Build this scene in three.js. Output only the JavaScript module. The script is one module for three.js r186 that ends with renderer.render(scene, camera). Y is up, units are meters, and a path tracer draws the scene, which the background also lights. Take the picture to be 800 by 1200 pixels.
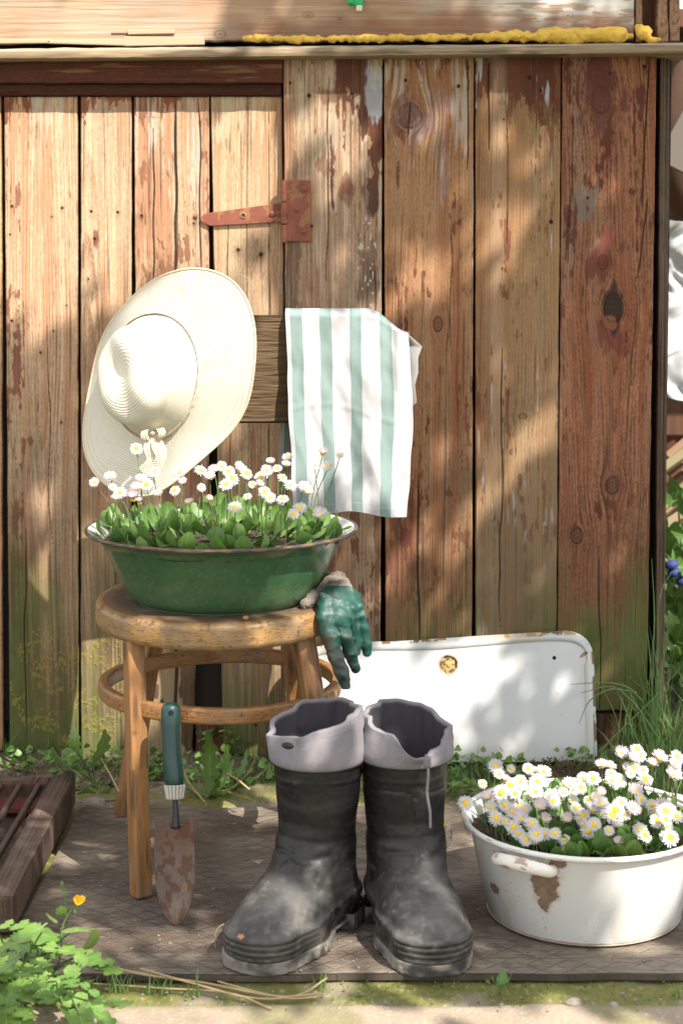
import * as THREE from 'three';
import { RoundedBoxGeometry } from 'three/addons/geometries/RoundedBoxGeometry.js';
import { mergeGeometries } from 'three/addons/utils/BufferGeometryUtils.js';

// ───────────── camera, sky, sun, exposure ─────────────
const CAM_H = 1.03, FOCAL = 2000, PITCH = 4 * Math.PI / 180, PY0 = 430;      // in units of an 800 x 1200 frame
const scene = new THREE.Scene();
const camera = new THREE.PerspectiveCamera(2 * Math.atan(600 / FOCAL) * 180 / Math.PI, 800 / 1200, 0.05, 300);
camera.position.set(0, CAM_H, 0);
camera.rotation.x = -PITCH;
camera.setViewOffset(800, 1200, 0, 600 - PY0, 800, 1200);
camera.focus = 2.95; camera.userData.fStop = 7.5;
const SUN = new THREE.Vector3(0.45, 0.85, 0.6).normalize();
const sun = new THREE.DirectionalLight(new THREE.Color(1, 0.935, 0.83), 5.0);
sun.position.copy(SUN).multiplyScalar(14).add(new THREE.Vector3(0, 0.6, -3));
sun.target.position.set(0, 0.6, -3); scene.add(sun, sun.target);
sun.castShadow = true; sun.shadow.mapSize.set(4096, 4096); sun.shadow.radius = 0.7;
Object.assign(sun.shadow.camera, { left: -4, right: 4, top: 4, bottom: -4, near: 0.5, far: 40 });
{ // hazy bright summer sky, brighter round the sun and paler near the horizon
  const W = 256, H = 128, d = new Float32Array(W * H * 4);
  for (let j = 0; j < H; j++) for (let i = 0; i < W; i++) {
    const up = ((j + 0.5) / H - 0.5) * Math.PI, a = ((i + 0.5) / W - 0.5) * 2 * Math.PI;
    const x = Math.cos(a) * Math.cos(up), y = Math.sin(up), z = Math.sin(a) * Math.cos(up);
    const c = Math.max(0, x * SUN.x + y * SUN.y + z * SUN.z), h = Math.pow(1 - Math.max(0, y), 2.2), g = 0.7 * Math.pow(c, 6);
    const o = (j * W + i) * 4, k = (y < 0 ? 0.35 : 1) * 0.82;
    d[o] = k * (0.84 + 0.30 * h + g); d[o + 1] = k * (0.87 + 0.25 * h + g * 0.97); d[o + 2] = k * (0.93 + 0.12 * h + g * 0.9); d[o + 3] = 1;
  }
  const t = new THREE.DataTexture(d, W, H, THREE.RGBAFormat, THREE.FloatType);
  t.mapping = THREE.EquirectangularReflectionMapping; t.magFilter = THREE.LinearFilter; t.needsUpdate = true;
  scene.background = t; scene.environment = t;
}
const renderer = new THREE.WebGLRenderer({ antialias: true });
renderer.toneMapping = THREE.LinearToneMapping; renderer.toneMappingExposure = 1.82;
renderer.shadowMap.enabled = true; renderer.setSize(682, 1024);

// ───────────── pixel <-> place ─────────────
const V = (x, y, z) => new THREE.Vector3(x, y, z);
function ray(px, py) {
  const x = (px - 400) / FOCAL, y = -(py - PY0) / FOCAL, c = Math.cos(PITCH), s = Math.sin(PITCH);
  return V(x, y * c - s, -y * s - c);
}
const W = (px, py, D) => { const r = ray(px, py); return r.multiplyScalar(-D / r.z).add(V(0, CAM_H, 0)); };   // point at distance D from the camera plane z = 0
const G = (px, py, y = 0) => { const r = ray(px, py); return r.multiplyScalar((y - CAM_H) / r.y).add(V(0, CAM_H, 0)); };   // point at height y

// ───────────── noise ─────────────
const rng = (s) => () => { s = (s + 0x6d2b79f5) | 0; let t = Math.imul(s ^ (s >>> 15), 1 | s); t = (t + Math.imul(t ^ (t >>> 7), 61 | t)) ^ t; return ((t ^ (t >>> 14)) >>> 0) / 4294967296; };
const hash = (x, y, s) => { let h = Math.imul(x, 374761393) ^ Math.imul(y, 668265263) ^ Math.imul(s, 1274126177); h = Math.imul(h ^ (h >>> 13), 1274126177); return ((h ^ (h >>> 16)) >>> 0) / 4294967296; };
function N2(x, y, s = 0) {                                            // value noise, 0..1
  const i = Math.floor(x), j = Math.floor(y), f = x - i, g = y - j, u = f * f * (3 - 2 * f), v = g * g * (3 - 2 * g);
  const a = hash(i, j, s), b = hash(i + 1, j, s), c = hash(i, j + 1, s), d = hash(i + 1, j + 1, s);
  return a + (b - a) * u + (c - a) * v + (a - b - c + d) * u * v;
}
const F2 = (x, y, s = 0, n = 4) => { let r = 0, a = 0.5, t = 0; for (let k = 0; k < n; k++) { r += a * N2(x, y, s + k * 17); t += a; a *= 0.5; x *= 2.03; y *= 2.03; } return r / t; };
const N3 = (x, y, z, s = 0) => { const k = Math.floor(z), f = z - k, u = f * f * (3 - 2 * f); return N2(x, y, s + k * 131) * (1 - u) + N2(x, y, s + (k + 1) * 131) * u; };
const F3 = (x, y, z, s = 0, n = 3) => { let r = 0, a = 0.5, t = 0; for (let k = 0; k < n; k++) { r += a * N3(x, y, z, s + k * 17); t += a; a *= 0.5; x *= 2; y *= 2; z *= 2; } return r / t; };
const clamp = (x, a = 0, b = 1) => Math.min(b, Math.max(a, x)), mix = (a, b, t) => a + (b - a) * t, S = (a, b, x) => { const t = clamp((x - a) / (b - a)); return t * t * (3 - 2 * t); };
const mix3 = (a, b, t) => [a[0] + (b[0] - a[0]) * t, a[1] + (b[1] - a[1]) * t, a[2] + (b[2] - a[2]) * t];

// ───────────── textures: fn(u, v) -> [r, g, b, height, roughness], linear values ─────────────
const enc = (x) => { x = clamp(x); return Math.round(255 * (x <= 0.0031308 ? 12.92 * x : 1.055 * Math.pow(x, 1 / 2.4) - 0.055)); };
function dtex(data, w, h, srgb) {
  const t = new THREE.DataTexture(data, w, h, THREE.RGBAFormat);
  t.magFilter = t.minFilter = THREE.LinearFilter; t.wrapS = t.wrapT = THREE.RepeatWrapping; t.needsUpdate = true;
  if (srgb) t.colorSpace = THREE.SRGBColorSpace;
  return t;
}
function surface(w, h, fn, { bump = 0, rough = null, ...rest } = {}) {    // a material with a colour map, and a relief map if bump (metres) is set
  const c = new Uint8Array(w * h * 4), b = bump ? new Uint8Array(w * h * 4) : null, r = rough === 'map' ? new Uint8Array(w * h * 4) : null;
  for (let j = 0; j < h; j++) for (let i = 0; i < w; i++) {
    const p = fn((i + 0.5) / w, (j + 0.5) / h), o = (j * w + i) * 4;
    c[o] = enc(p[0]); c[o + 1] = enc(p[1]); c[o + 2] = enc(p[2]); c[o + 3] = 255;
    if (b) { b[o] = b[o + 1] = b[o + 2] = Math.round(255 * clamp(p[3])); b[o + 3] = 255; }
    if (r) { r[o] = r[o + 1] = r[o + 2] = Math.round(255 * clamp(p[4])); r[o + 3] = 255; }
  }
  const m = { map: dtex(c, w, h, true), roughness: typeof rough === 'number' ? rough : 0.85, ...rest };
  if (b) { m.bumpMap = dtex(b, w, h); m.bumpScale = bump; }
  if (r) { m.roughnessMap = dtex(r, w, h); m.roughness = 1; }
  return new THREE.MeshPhysicalMaterial(m);
}
const lin = (r, g, b) => new THREE.Color().setRGB(r, g, b);
const plain = (r, g, b, roughness = 0.8, more = {}) => new THREE.MeshPhysicalMaterial({ color: lin(r, g, b), roughness, ...more });

// ───────────── names, things, parts ─────────────
const taken = {};
const numbered = (n) => { const k = taken[n] = (taken[n] ?? -1) + 1; return k ? n + '_' + String(k).padStart(3, '0') : n; };
function tag(o, label, category, group, kind) { if (label) o.userData.label = label; if (category) o.userData.category = category; if (group) o.userData.group = group; if (kind) o.userData.kind = kind; return o; }
function thing(name, label, category, at = V(0, 0, 0), group) { const o = new THREE.Group(); o.name = numbered(name); o.position.copy(at); scene.add(o); return tag(o, label, category, group); }
function mesh(name, geo, mat, parent = scene) { const m = new THREE.Mesh(geo, mat); m.name = parent === scene ? numbered(name) : name; m.castShadow = m.receiveShadow = true; parent.add(m); return m; }
const struct = (name, geo, mat, label) => tag(mesh(name, geo, mat), label, null, null, 'structure');
const into = (geo, thingObj) => geo.translate(-thingObj.position.x, -thingObj.position.y, -thingObj.position.z);     // world-space shape -> the thing's own space

// ───────────── geometry helpers ─────────────
function grid(fn, nu, nv, { closed = false, thick = 0, uv = null } = {}) {   // fn(u, v) -> Vector3; thick makes a real sheet with two sides and an edge
  const pos = [], uvs = [], idx = [], cols = nu + 1;
  for (let j = 0; j <= nv; j++) for (let i = 0; i <= nu; i++) {
    const u = i / nu, v = j / nv, p = fn(closed && i === nu ? 0 : u, v); pos.push(p.x, p.y, p.z); const q = uv ? uv(u, v) : [u, v]; uvs.push(q[0], q[1]);
  }
  for (let j = 0; j < nv; j++) for (let i = 0; i < nu; i++) { const a = j * cols + i, b = a + 1, c = a + cols, d = c + 1; idx.push(a, b, d, a, d, c); }
  let g = new THREE.BufferGeometry();
  g.setAttribute('position', new THREE.Float32BufferAttribute(pos, 3)); g.setAttribute('uv', new THREE.Float32BufferAttribute(uvs, 2)); g.setIndex(idx); g.computeVertexNormals();
  const n = g.attributes.normal;
  if (closed) for (let j = 0; j <= nv; j++) { const a = j * cols, b = a + nu, x = n.getX(a) + n.getX(b), y = n.getY(a) + n.getY(b), z = n.getZ(a) + n.getZ(b), l = Math.hypot(x, y, z) || 1; n.setXYZ(a, x / l, y / l, z / l); n.setXYZ(b, x / l, y / l, z / l); }
  if (!thick) return g;
  const count = pos.length / 3, P = pos.slice(), Nn = Array.from(n.array), U = uvs.slice(), I = idx.slice();
  for (let k = 0; k < count; k++) { P.push(pos[3 * k] - n.array[3 * k] * thick, pos[3 * k + 1] - n.array[3 * k + 1] * thick, pos[3 * k + 2] - n.array[3 * k + 2] * thick); Nn.push(-n.array[3 * k], -n.array[3 * k + 1], -n.array[3 * k + 2]); U.push(uvs[2 * k], uvs[2 * k + 1]); }
  for (let k = 0; k < idx.length; k += 3) I.push(count + idx[k], count + idx[k + 2], count + idx[k + 1]);
  const rim = []; for (let i = 0; i <= nu; i++) rim.push(i);
  const edges = [];
  for (let i = 0; i < nu; i++) { edges.push([i + 1, i]); edges.push([nv * cols + i, nv * cols + i + 1]); }
  if (!closed) for (let j = 0; j < nv; j++) { edges.push([j * cols, (j + 1) * cols]); edges.push([(j + 1) * cols + nu, j * cols + nu]); }
  for (const [a, b] of edges) { const q = P.length / 3, A = V(P[3 * a], P[3 * a + 1], P[3 * a + 2]), B = V(P[3 * b], P[3 * b + 1], P[3 * b + 2]), a2 = 3 * (count + a), A2 = V(P[a2], P[a2 + 1], P[a2 + 2]), nn = A2.sub(A).cross(B.clone().sub(A)).normalize(); for (const k of [a, b, count + b, count + a]) { P.push(P[3 * k], P[3 * k + 1], P[3 * k + 2]); Nn.push(nn.x, nn.y, nn.z); U.push(U[2 * k], U[2 * k + 1]); } I.push(q, q + 3, q + 2, q, q + 2, q + 1); }
  g = new THREE.BufferGeometry();
  g.setAttribute('position', new THREE.Float32BufferAttribute(P, 3)); g.setAttribute('normal', new THREE.Float32BufferAttribute(Nn, 3)); g.setAttribute('uv', new THREE.Float32BufferAttribute(U, 2)); g.setIndex(I);
  return g;
}
function tube(points, radius, seg = 24, sides = 8) {                  // radius: number or t => radius; ends are closed
  const curve = points instanceof THREE.Curve ? points : new THREE.CatmullRomCurve3(points), fr = curve.computeFrenetFrames(seg, false), r = typeof radius === 'function' ? radius : () => radius;
  const c = []; for (let j = 0; j <= seg; j++) c.push(curve.getPoint(j / seg));
  return grid((u, v) => {
    const j = Math.round(v * (seg + 2)) - 1, k = clamp(j, 0, seg), end = j < 0 || j > seg, a = u * 2 * Math.PI, q = end ? 0.0001 : r(k / seg);
    return c[k].clone().addScaledVector(fr.normals[k], Math.cos(a) * q).addScaledVector(fr.binormals[k], -Math.sin(a) * q);
  }, sides, seg + 2, { closed: true });
}
function bar(a, b, w, d, turn = 0, taper = 1, round = 0.004) {        // a rounded square bar from a to b
  const dir = b.clone().sub(a), L = dir.length(), g = new RoundedBoxGeometry(w, L, d, 3, Math.min(round, w * 0.45, d * 0.45)), p = g.attributes.position;
  for (let i = 0; i < p.count; i++) { const k = mix(1, taper, p.getY(i) / L + 0.5); p.setX(i, p.getX(i) * k); p.setZ(i, p.getZ(i) * k); }
  const uv = g.attributes.uv; for (let i = 0; i < p.count; i++) uv.setXY(i, (p.getX(i) + p.getZ(i)) * 1.0 + 0.5, p.getY(i));
  g.rotateY(turn); g.applyQuaternion(new THREE.Quaternion().setFromUnitVectors(V(0, 1, 0), dir.normalize())); g.translate((a.x + b.x) / 2, (a.y + b.y) / 2, (a.z + b.z) / 2);
  return g;
}
const box = (x, y, z, w, h, d, r = 0.003) => new RoundedBoxGeometry(w, h, d, 2, Math.min(r, w / 2.1, h / 2.1, d / 2.1)).translate(x, y, z);
function boxUV(g, s = 1, ox = 0, oy = 0) {                            // uv in metres by the main direction of each face
  g = g.index ? g.toNonIndexed() : g; const p = g.attributes.position, n = g.attributes.normal, u = new Float32Array(p.count * 2);
  for (let i = 0; i < p.count; i++) { const ax = Math.abs(n.getX(i)), ay = Math.abs(n.getY(i)), az = Math.abs(n.getZ(i)); const q = ax > ay && ax > az ? [p.getZ(i), p.getY(i)] : ay > az ? [p.getX(i), p.getZ(i)] : [p.getX(i), p.getY(i)]; u[2 * i] = q[0] * s + ox; u[2 * i + 1] = q[1] * s + oy; }
  g.setAttribute('uv', new THREE.BufferAttribute(u, 2)); return g;
}
function merged(list) { return mergeGeometries(list.map((g) => { const h = g.index ? g.toNonIndexed() : g.clone(); for (const k of Object.keys(h.attributes)) if (!['position', 'normal', 'uv', 'color'].includes(k)) h.deleteAttribute(k); return h; })); }
const smin = (a, b, k) => { const h = Math.max(k - Math.abs(a - b), 0) / k; return Math.min(a, b) - h * h * k * 0.25; };
function capsule(p, a, b, ra, rb, sx = 1) {                            // tapered capsule; sx flattens it along z
  const bx = b.x - a.x, by = b.y - a.y, bz = b.z - a.z, px = p.x - a.x, py = p.y - a.y, pz = p.z - a.z, t = clamp((px * bx + py * by + pz * bz) / (bx * bx + by * by + bz * bz + 1e-9));
  return Math.hypot(px - bx * t, py - by * t, (pz - bz * t) * sx) - mix(ra, rb, t);
}
function nets(f, lo, hi, c, colour) {                                // surface nets over the field f(p) < 0, with normals from the field
  const n = [0, 1, 2].map((k) => Math.ceil((hi.getComponent(k) - lo.getComponent(k)) / c) + 1), [nx, ny, nz] = n, val = new Float32Array(nx * ny * nz), p = V(0, 0, 0);
  for (let k = 0, o = 0; k < nz; k++) for (let j = 0; j < ny; j++) for (let i = 0; i < nx; i++, o++) val[o] = f(p.set(lo.x + i * c, lo.y + j * c, lo.z + k * c));
  const at = (i, j, k) => (k * ny + j) * nx + i, id = new Int32Array(nx * ny * nz).fill(-1), P = [], I = [];
  for (let k = 0; k < nz - 1; k++) for (let j = 0; j < ny - 1; j++) for (let i = 0; i < nx - 1; i++) {
    let m = 0, sx = 0, sy = 0, sz = 0; const q = []; let any = 0;
    for (let b = 0; b < 8; b++) { q[b] = val[at(i + (b & 1), j + ((b >> 1) & 1), k + (b >> 2))]; if (q[b] < 0) any |= 1; else any |= 2; }
    if (any !== 3) continue;
    for (let b = 0; b < 8; b++) for (const e of [1, 2, 4]) if (!(b & e)) { const d = b | e; if ((q[b] < 0) !== (q[d] < 0)) { const t = q[b] / (q[b] - q[d]); m++; sx += (b & 1) + (e === 1 ? t : 0); sy += ((b >> 1) & 1) + (e === 2 ? t : 0); sz += (b >> 2) + (e === 4 ? t : 0); } }
    id[at(i, j, k)] = P.length / 3; P.push(lo.x + (i + sx / m) * c, lo.y + (j + sy / m) * c, lo.z + (k + sz / m) * c);
  }
  const quad = (a, b, d, e, flip) => { if (a < 0 || b < 0 || d < 0 || e < 0) return; flip ? I.push(a, d, b, a, e, d) : I.push(a, b, d, a, d, e); };
  for (let k = 1; k < nz - 1; k++) for (let j = 1; j < ny - 1; j++) for (let i = 1; i < nx - 1; i++) {
    const v = val[at(i, j, k)] < 0;
    if (v !== val[at(i + 1, j, k)] < 0) quad(id[at(i, j - 1, k - 1)], id[at(i, j, k - 1)], id[at(i, j, k)], id[at(i, j - 1, k)], !v);
    if (v !== val[at(i, j + 1, k)] < 0) quad(id[at(i - 1, j, k - 1)], id[at(i - 1, j, k)], id[at(i, j, k)], id[at(i, j, k - 1)], !v);
    if (v !== val[at(i, j, k + 1)] < 0) quad(id[at(i - 1, j - 1, k)], id[at(i, j - 1, k)], id[at(i, j, k)], id[at(i - 1, j, k)], !v);
  }
  const g = new THREE.BufferGeometry(), Nn = new Float32Array(P.length), C = colour ? new Float32Array(P.length) : null, uv = new Float32Array(P.length / 3 * 2), e = c * 0.7;
  for (let i = 0; i < P.length; i += 3) {
    const x = P[i], y = P[i + 1], z = P[i + 2], gx = f(p.set(x + e, y, z)) - f(p.set(x - e, y, z)), gy = f(p.set(x, y + e, z)) - f(p.set(x, y - e, z)), gz = f(p.set(x, y, z + e)) - f(p.set(x, y, z - e)), l = Math.hypot(gx, gy, gz) || 1;
    Nn[i] = gx / l; Nn[i + 1] = gy / l; Nn[i + 2] = gz / l; uv[i / 3 * 2] = x + z * 0.7; uv[i / 3 * 2 + 1] = y + z * 0.7;
    if (C) { const q = colour(x, y, z, gx / l, gy / l, gz / l); C[i] = q[0]; C[i + 1] = q[1]; C[i + 2] = q[2]; }
  }
  g.setAttribute('position', new THREE.Float32BufferAttribute(P, 3)); g.setAttribute('normal', new THREE.BufferAttribute(Nn, 3)); g.setAttribute('uv', new THREE.BufferAttribute(uv, 2)); g.setIndex(I);
  if (C) g.setAttribute('color', new THREE.BufferAttribute(C, 3));
  return g;
}

// ───────────── weathered wood ─────────────
function wood(o) {                                                     // o.w, o.h in metres; x from the left edge, y from the lower edge
  const { w, h, seed, light, dark, ring = 0.0062, ppm = 900, cath = { c: w * 0.5, k: 0.05, y0: h * 0.4 }, knots = [], cracks = [], nails = [], warp = 0.03, contrast = 1, bump = 0.003 } = o;
  const tw = Math.max(32, Math.round(w * ppm)), th = Math.max(32, Math.round(h * ppm * (h > 0.9 ? 0.9 : 1)));
  return surface(tw, th, (u, v) => {
    const hz = o.horiz, x = hz ? v * h : u * w, y = hz ? u * w : v * h;
    const wob = (F2(x * 3, y * 1.1, seed, 3) - 0.5) * warp;
    let psi = x + wob, inK = null, near = 0;
    for (const k of knots) {
      const dx = x - k.x, dy = (y - k.y) * (k.s ?? 0.6), d2 = dx * dx + dy * dy, R2 = k.r * k.r;
      if (d2 > R2) { psi -= dx * R2 / d2 * 1.35 * Math.exp(-d2 / (R2 * 30)); near = Math.max(near, Math.exp(-(Math.sqrt(d2) - k.r) / (k.r * 1.1))); } else inK = [Math.sqrt(d2) / k.r, k, Math.atan2(dy, dx)];
    }
    const g = Math.hypot(psi - cath.c, cath.k * (y - cath.y0) + 0.012 * (F2(x * 5, y * 2, seed + 5, 2) - 0.5));
    const f = g / ring + 1.5 * F2(psi * 30, y * 0.7, seed + 9, 2), i = Math.floor(f), t = f - i;
    let late = S(0.30, 0.82, t) * (1 - S(0.86, 0.98, t)) * (0.25 + 0.95 * hash(i, 3, seed)) * (0.35 + 0.95 * N2(psi * 60, y * 5, seed + 12));
    const fib = N2(x * 800, y * 11, seed + 1), fib2 = N2(psi * 260, y * 3.4, seed + 2), fib3 = N2(psi * 120, y * 1.3, seed + 6), tone = F2(x * 10, y * 1.8, seed + 3, 3), blot = F2(x * 26, y * 14, seed + 4, 3);
    let k = 0.10 + contrast * (0.56 * late + 0.55 * (tone - 0.5) + 0.24 * (fib2 - 0.5) + 0.10 * (fib3 - 0.5) + 0.30 * (fib - 0.5) + 0.30 * (F2(x * 60, y * 34, seed + 14, 3) - 0.5) + 0.62 * (N2(x * 620, y * 210, seed + 15) - 0.5) + 0.3 * (N2(x * 640, y * 640, seed + 16) - 0.5)) + 0.22 * near;
    let col = mix3(light, dark, clamp(k, -0.25, 1.1)), ht = 0.55 + 0.2 * late - 0.2 * (fib - 0.5) - 0.24 * (fib2 - 0.5);
    col = mix3(col, [light[0] * 0.78, light[1] * 0.52, light[2] * 0.42], (o.ruddy ?? 0.6) * S(0.40, 0.70, 0.65 * F2(psi * 22, y * 2.6, seed + 7, 3) + 0.35 * fib3)); col = mix3(col, [0.33, 0.28, 0.21], (o.grey ?? 0.18) * S(0.48, 0.74, 0.6 * F2(psi * 26 + 9, y * 3.1, seed + 8, 3) + 0.4 * fib2));
    if (inK) { const [d, kk, a] = inK, r = 0.5 + 0.5 * Math.sin(d * 17 + 1.5 * N2(a * 2, d * 4, seed)); col = mix3(mix3(kk.col ?? dark, light, 0.25), kk.col2 ?? [0.07, 0.03, 0.016], clamp(r * 0.6 + S(0.75, 1, d) * 0.7)); ht = 0.5 + 0.3 * r - 0.5 * S(0.8, 1, d); }
    // fine dark checks along the grain
    const chk = S(0.80, 0.93, N2(psi * 240 + 3, y * 2.3, seed + 21)) * S(0.42, 0.7, F2(x * 7, y * 4, seed + 23, 2));
    col = mix3(col, [0.06, 0.032, 0.02], chk * 0.62); ht -= chk * 0.35;
    const ln = (1 - S(0.0, 0.055, Math.abs(N2(psi * 170, y * 1.7, seed + 24) - 0.5))) * S(0.38, 0.6, F2(x * 13, y * 4, seed + 25, 2)), fl = S(0.78, 0.88, N2(psi * 420, y * 30, seed + 26)) * S(0.40, 0.62, F2(x * 20, y * 7, seed + 28, 3)), hl = S(0.80, 0.92, N2(psi * 310 + 50, y * 5, seed + 27));
    const dk = [dark[0] * 0.42, dark[1] * 0.36, dark[2] * 0.34]; col = mix3(col, dk, 0.42 * ln + 0.5 * fl); col = mix3(col, [light[0] * 1.12, light[1] * 1.18, light[2] * 1.25], 0.38 * hl); ht -= 0.25 * ln + 0.2 * fl - 0.15 * hl;
    const st = { x: u * w, y: v * h, u, v, late, fib, fib2, tone, blot, psi, col, ht, seed };
    if (o.tint) o.tint(st);
    for (const c of cracks) {
      if (o.horiz || y < c.y0 || y > c.y1) continue;
      const q = (y - c.y0) / (c.y1 - c.y0), ww = (c.w ?? 0.0022) * Math.min(1, 6 * Math.min(q, 1 - q) + 0.15), d = Math.abs(x - (c.x + (c.dx ?? 0) * q + (F2(y * 7, c.x * 90, seed + 31, 2) - 0.5) * 0.016)), m = 1 - S(ww * 0.45, ww, d);
      st.col = mix3(st.col, [0.02, 0.012, 0.008], m * 0.93); st.ht -= m * 0.6;
    }
    for (const [nx, ny, nr = 0.0032, rust = 0.4] of nails) {
      const d = Math.hypot(x - nx, y - ny), m = 1 - S(nr * 0.7, nr * 1.15, d), hal = Math.exp(-d / (nr * 1.6)) * rust + (y < ny ? Math.exp(-Math.abs(x - nx) / (nr * 0.9)) * Math.exp((y - ny) / 0.02) * rust * 0.9 : 0);
      st.col = mix3(st.col, [0.09, 0.035, 0.018], clamp(hal)); st.col = mix3(st.col, [0.025, 0.015, 0.012], m); st.ht -= m * 0.4;
    }
    return [...st.col, st.ht];
  }, { bump, rough: 0.86, specularIntensity: 0.5 });
}
const PAINT = [0.105, 0.028, 0.017], GREY = [0.36, 0.30, 0.24];
const paintOn = (s, bias, col = PAINT) => { const f = F2(s.psi * 42, s.y * 12, s.seed + 41, 5) * 0.72 + F2(s.x * 130, s.y * 60, s.seed + 42, 3) * 0.30 - 0.07 + (s.fib2 - 0.5) * 0.20 + (s.fib - 0.5) * 0.10 - s.late * 0.05, m = S(-0.015, 0.03, f - 0.44 + bias) * (0.72 + 0.28 * s.blot); s.col = mix3(s.col, mix3(col, [col[0] * 0.7, col[1] * 0.7, col[2] * 0.7], s.blot), m); s.ht += 0.24 * m; return m; };
const paleOn = (s, bias, col = [0.52, 0.44, 0.36]) => { const f = F2(s.x * 55, s.y * 13, s.seed + 51, 4) * 0.75 + (s.fib2 - 0.5) * 0.4; s.col = mix3(s.col, col, 0.75 * S(-0.02, 0.08, f - 0.4 + bias)); };
const algae = (s, y1, amt = 0.8) => { const m = amt * (1 - S(0, y1, s.y + (F2(s.x * 16, s.y * 6, s.seed + 61, 3) - 0.5) * y1 * 1.3)); s.col = mix3(s.col, mix3([0.068, 0.088, 0.024], [0.135, 0.15, 0.05], s.blot), clamp(m * (0.75 + 0.5 * s.fib2))); };
const dirt = (s, y1, amt = 0.5, col = [0.11, 0.082, 0.05]) => { s.col = mix3(s.col, col, amt * (1 - S(0, y1, s.y + (F2(s.x * 9, s.y * 3, s.seed + 71, 3) - 0.5) * y1 * 0.9)) * (0.55 + 0.7 * s.fib2)); };
const patch = (s, x, y, rx, ry) => { const n = (F2(s.x * 55, s.y * 24, s.seed + 81, 4) - 0.5) * 2.4 + (s.fib2 - 0.5) * 0.5; return 1 - S(0.70, 1.15, Math.hypot((s.x - x) / rx, (s.y - y) / ry) + n); };
const BLACK = [0.03, 0.022, 0.018];

const WD = 3.46, DD = 3.482;                                          // distances of the fixed planks and of the door planks
const shed = thing('wooden_shed', 'weathered brown plank shed wall with a door and peeling red paint', 'shed', V(0, 0, -WD));
function outline(pts, rough, seed, step = 0.012) {                     // a board outline with a slightly wandering edge
  const r = []; let q = 0;
  for (let k = 0; k < pts.length; k++) {
    const a = pts[k], b = pts[(k + 1) % pts.length], L = Math.hypot(b[0] - a[0], b[1] - a[1]), n = Math.max(1, Math.round(L / step)), nx = (b[1] - a[1]) / L, ny = -(b[0] - a[0]) / L, rr = Array.isArray(rough) ? rough[k] : rough;
    for (let i = 0; i < n; i++) { const t = i / n, m = Math.min(1, 5 * Math.min(t, 1 - t)), d = (F2((q + t * L) * 24, k * 7.3, seed, 3) - 0.5) * 2 * rr * m; r.push(new THREE.Vector2(a[0] + (b[0] - a[0]) * t + nx * d, a[1] + (b[1] - a[1]) * t + ny * d)); }
    q += L;
  }
  return r;
}
function board(name, px, D, thick, o, parent = shed, rough = 0.0012, z0 = null) {   // px: four corners of the front face in frame units, anticlockwise from lower left
  const c = px.map(([x, y]) => W(x, y, D)), xs = c.map((p) => p.x), ys = c.map((p) => p.y), x0 = Math.min(...xs), y0 = Math.min(...ys), w = Math.max(...xs) - x0, h = Math.max(...ys) - y0;
  const g = new THREE.ExtrudeGeometry(new THREE.Shape(outline(c.map((p) => [p.x, p.y]), rough, o.seed ?? 1)), { depth: thick - 0.004, bevelThickness: 0.002, bevelSize: 0.0018, bevelOffset: -0.0018, bevelSegments: 1 });
  const p = g.attributes.position, uv = g.attributes.uv;
  for (let i = 0; i < p.count; i++) uv.setXY(i, (p.getX(i) - x0) / w, (p.getY(i) - y0) / h);
  const at = V(0, 0, -D - thick + 0.002);
  g.translate(0, 0, at.z + WD);
  if (parent !== shed) g.translate(-parent.position.x, -parent.position.y, -parent.position.z);
  const loc = (x, y) => { const q = W(x, y, D); return [q.x - x0, q.y - y0]; };
  const mat = o.mat ?? wood({ w, h, ...(typeof o.make === 'function' ? o.make(loc, w, h) : {}), ...o });
  return mesh(name, g, mat, parent);
}
const LIGHT = [0.50, 0.33, 0.20], DARK = [0.22, 0.122, 0.070], RED = [0.30, 0.135, 0.074], REDD = [0.100, 0.041, 0.024];
const K = (loc, x, y, r, more = {}) => { const q = loc(x, y); return { x: q[0], y: q[1], r, ...more }; };
const C = (loc, x, y0, y1, w, dx = 0) => { const a = loc(x, y0), b = loc(x, y1); return { x: b[0], y0: b[1], y1: a[1], w, dx }; };
const NL = (loc, list) => list.map(([x, y, r, q]) => [...loc(x, y), r, q]);

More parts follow.
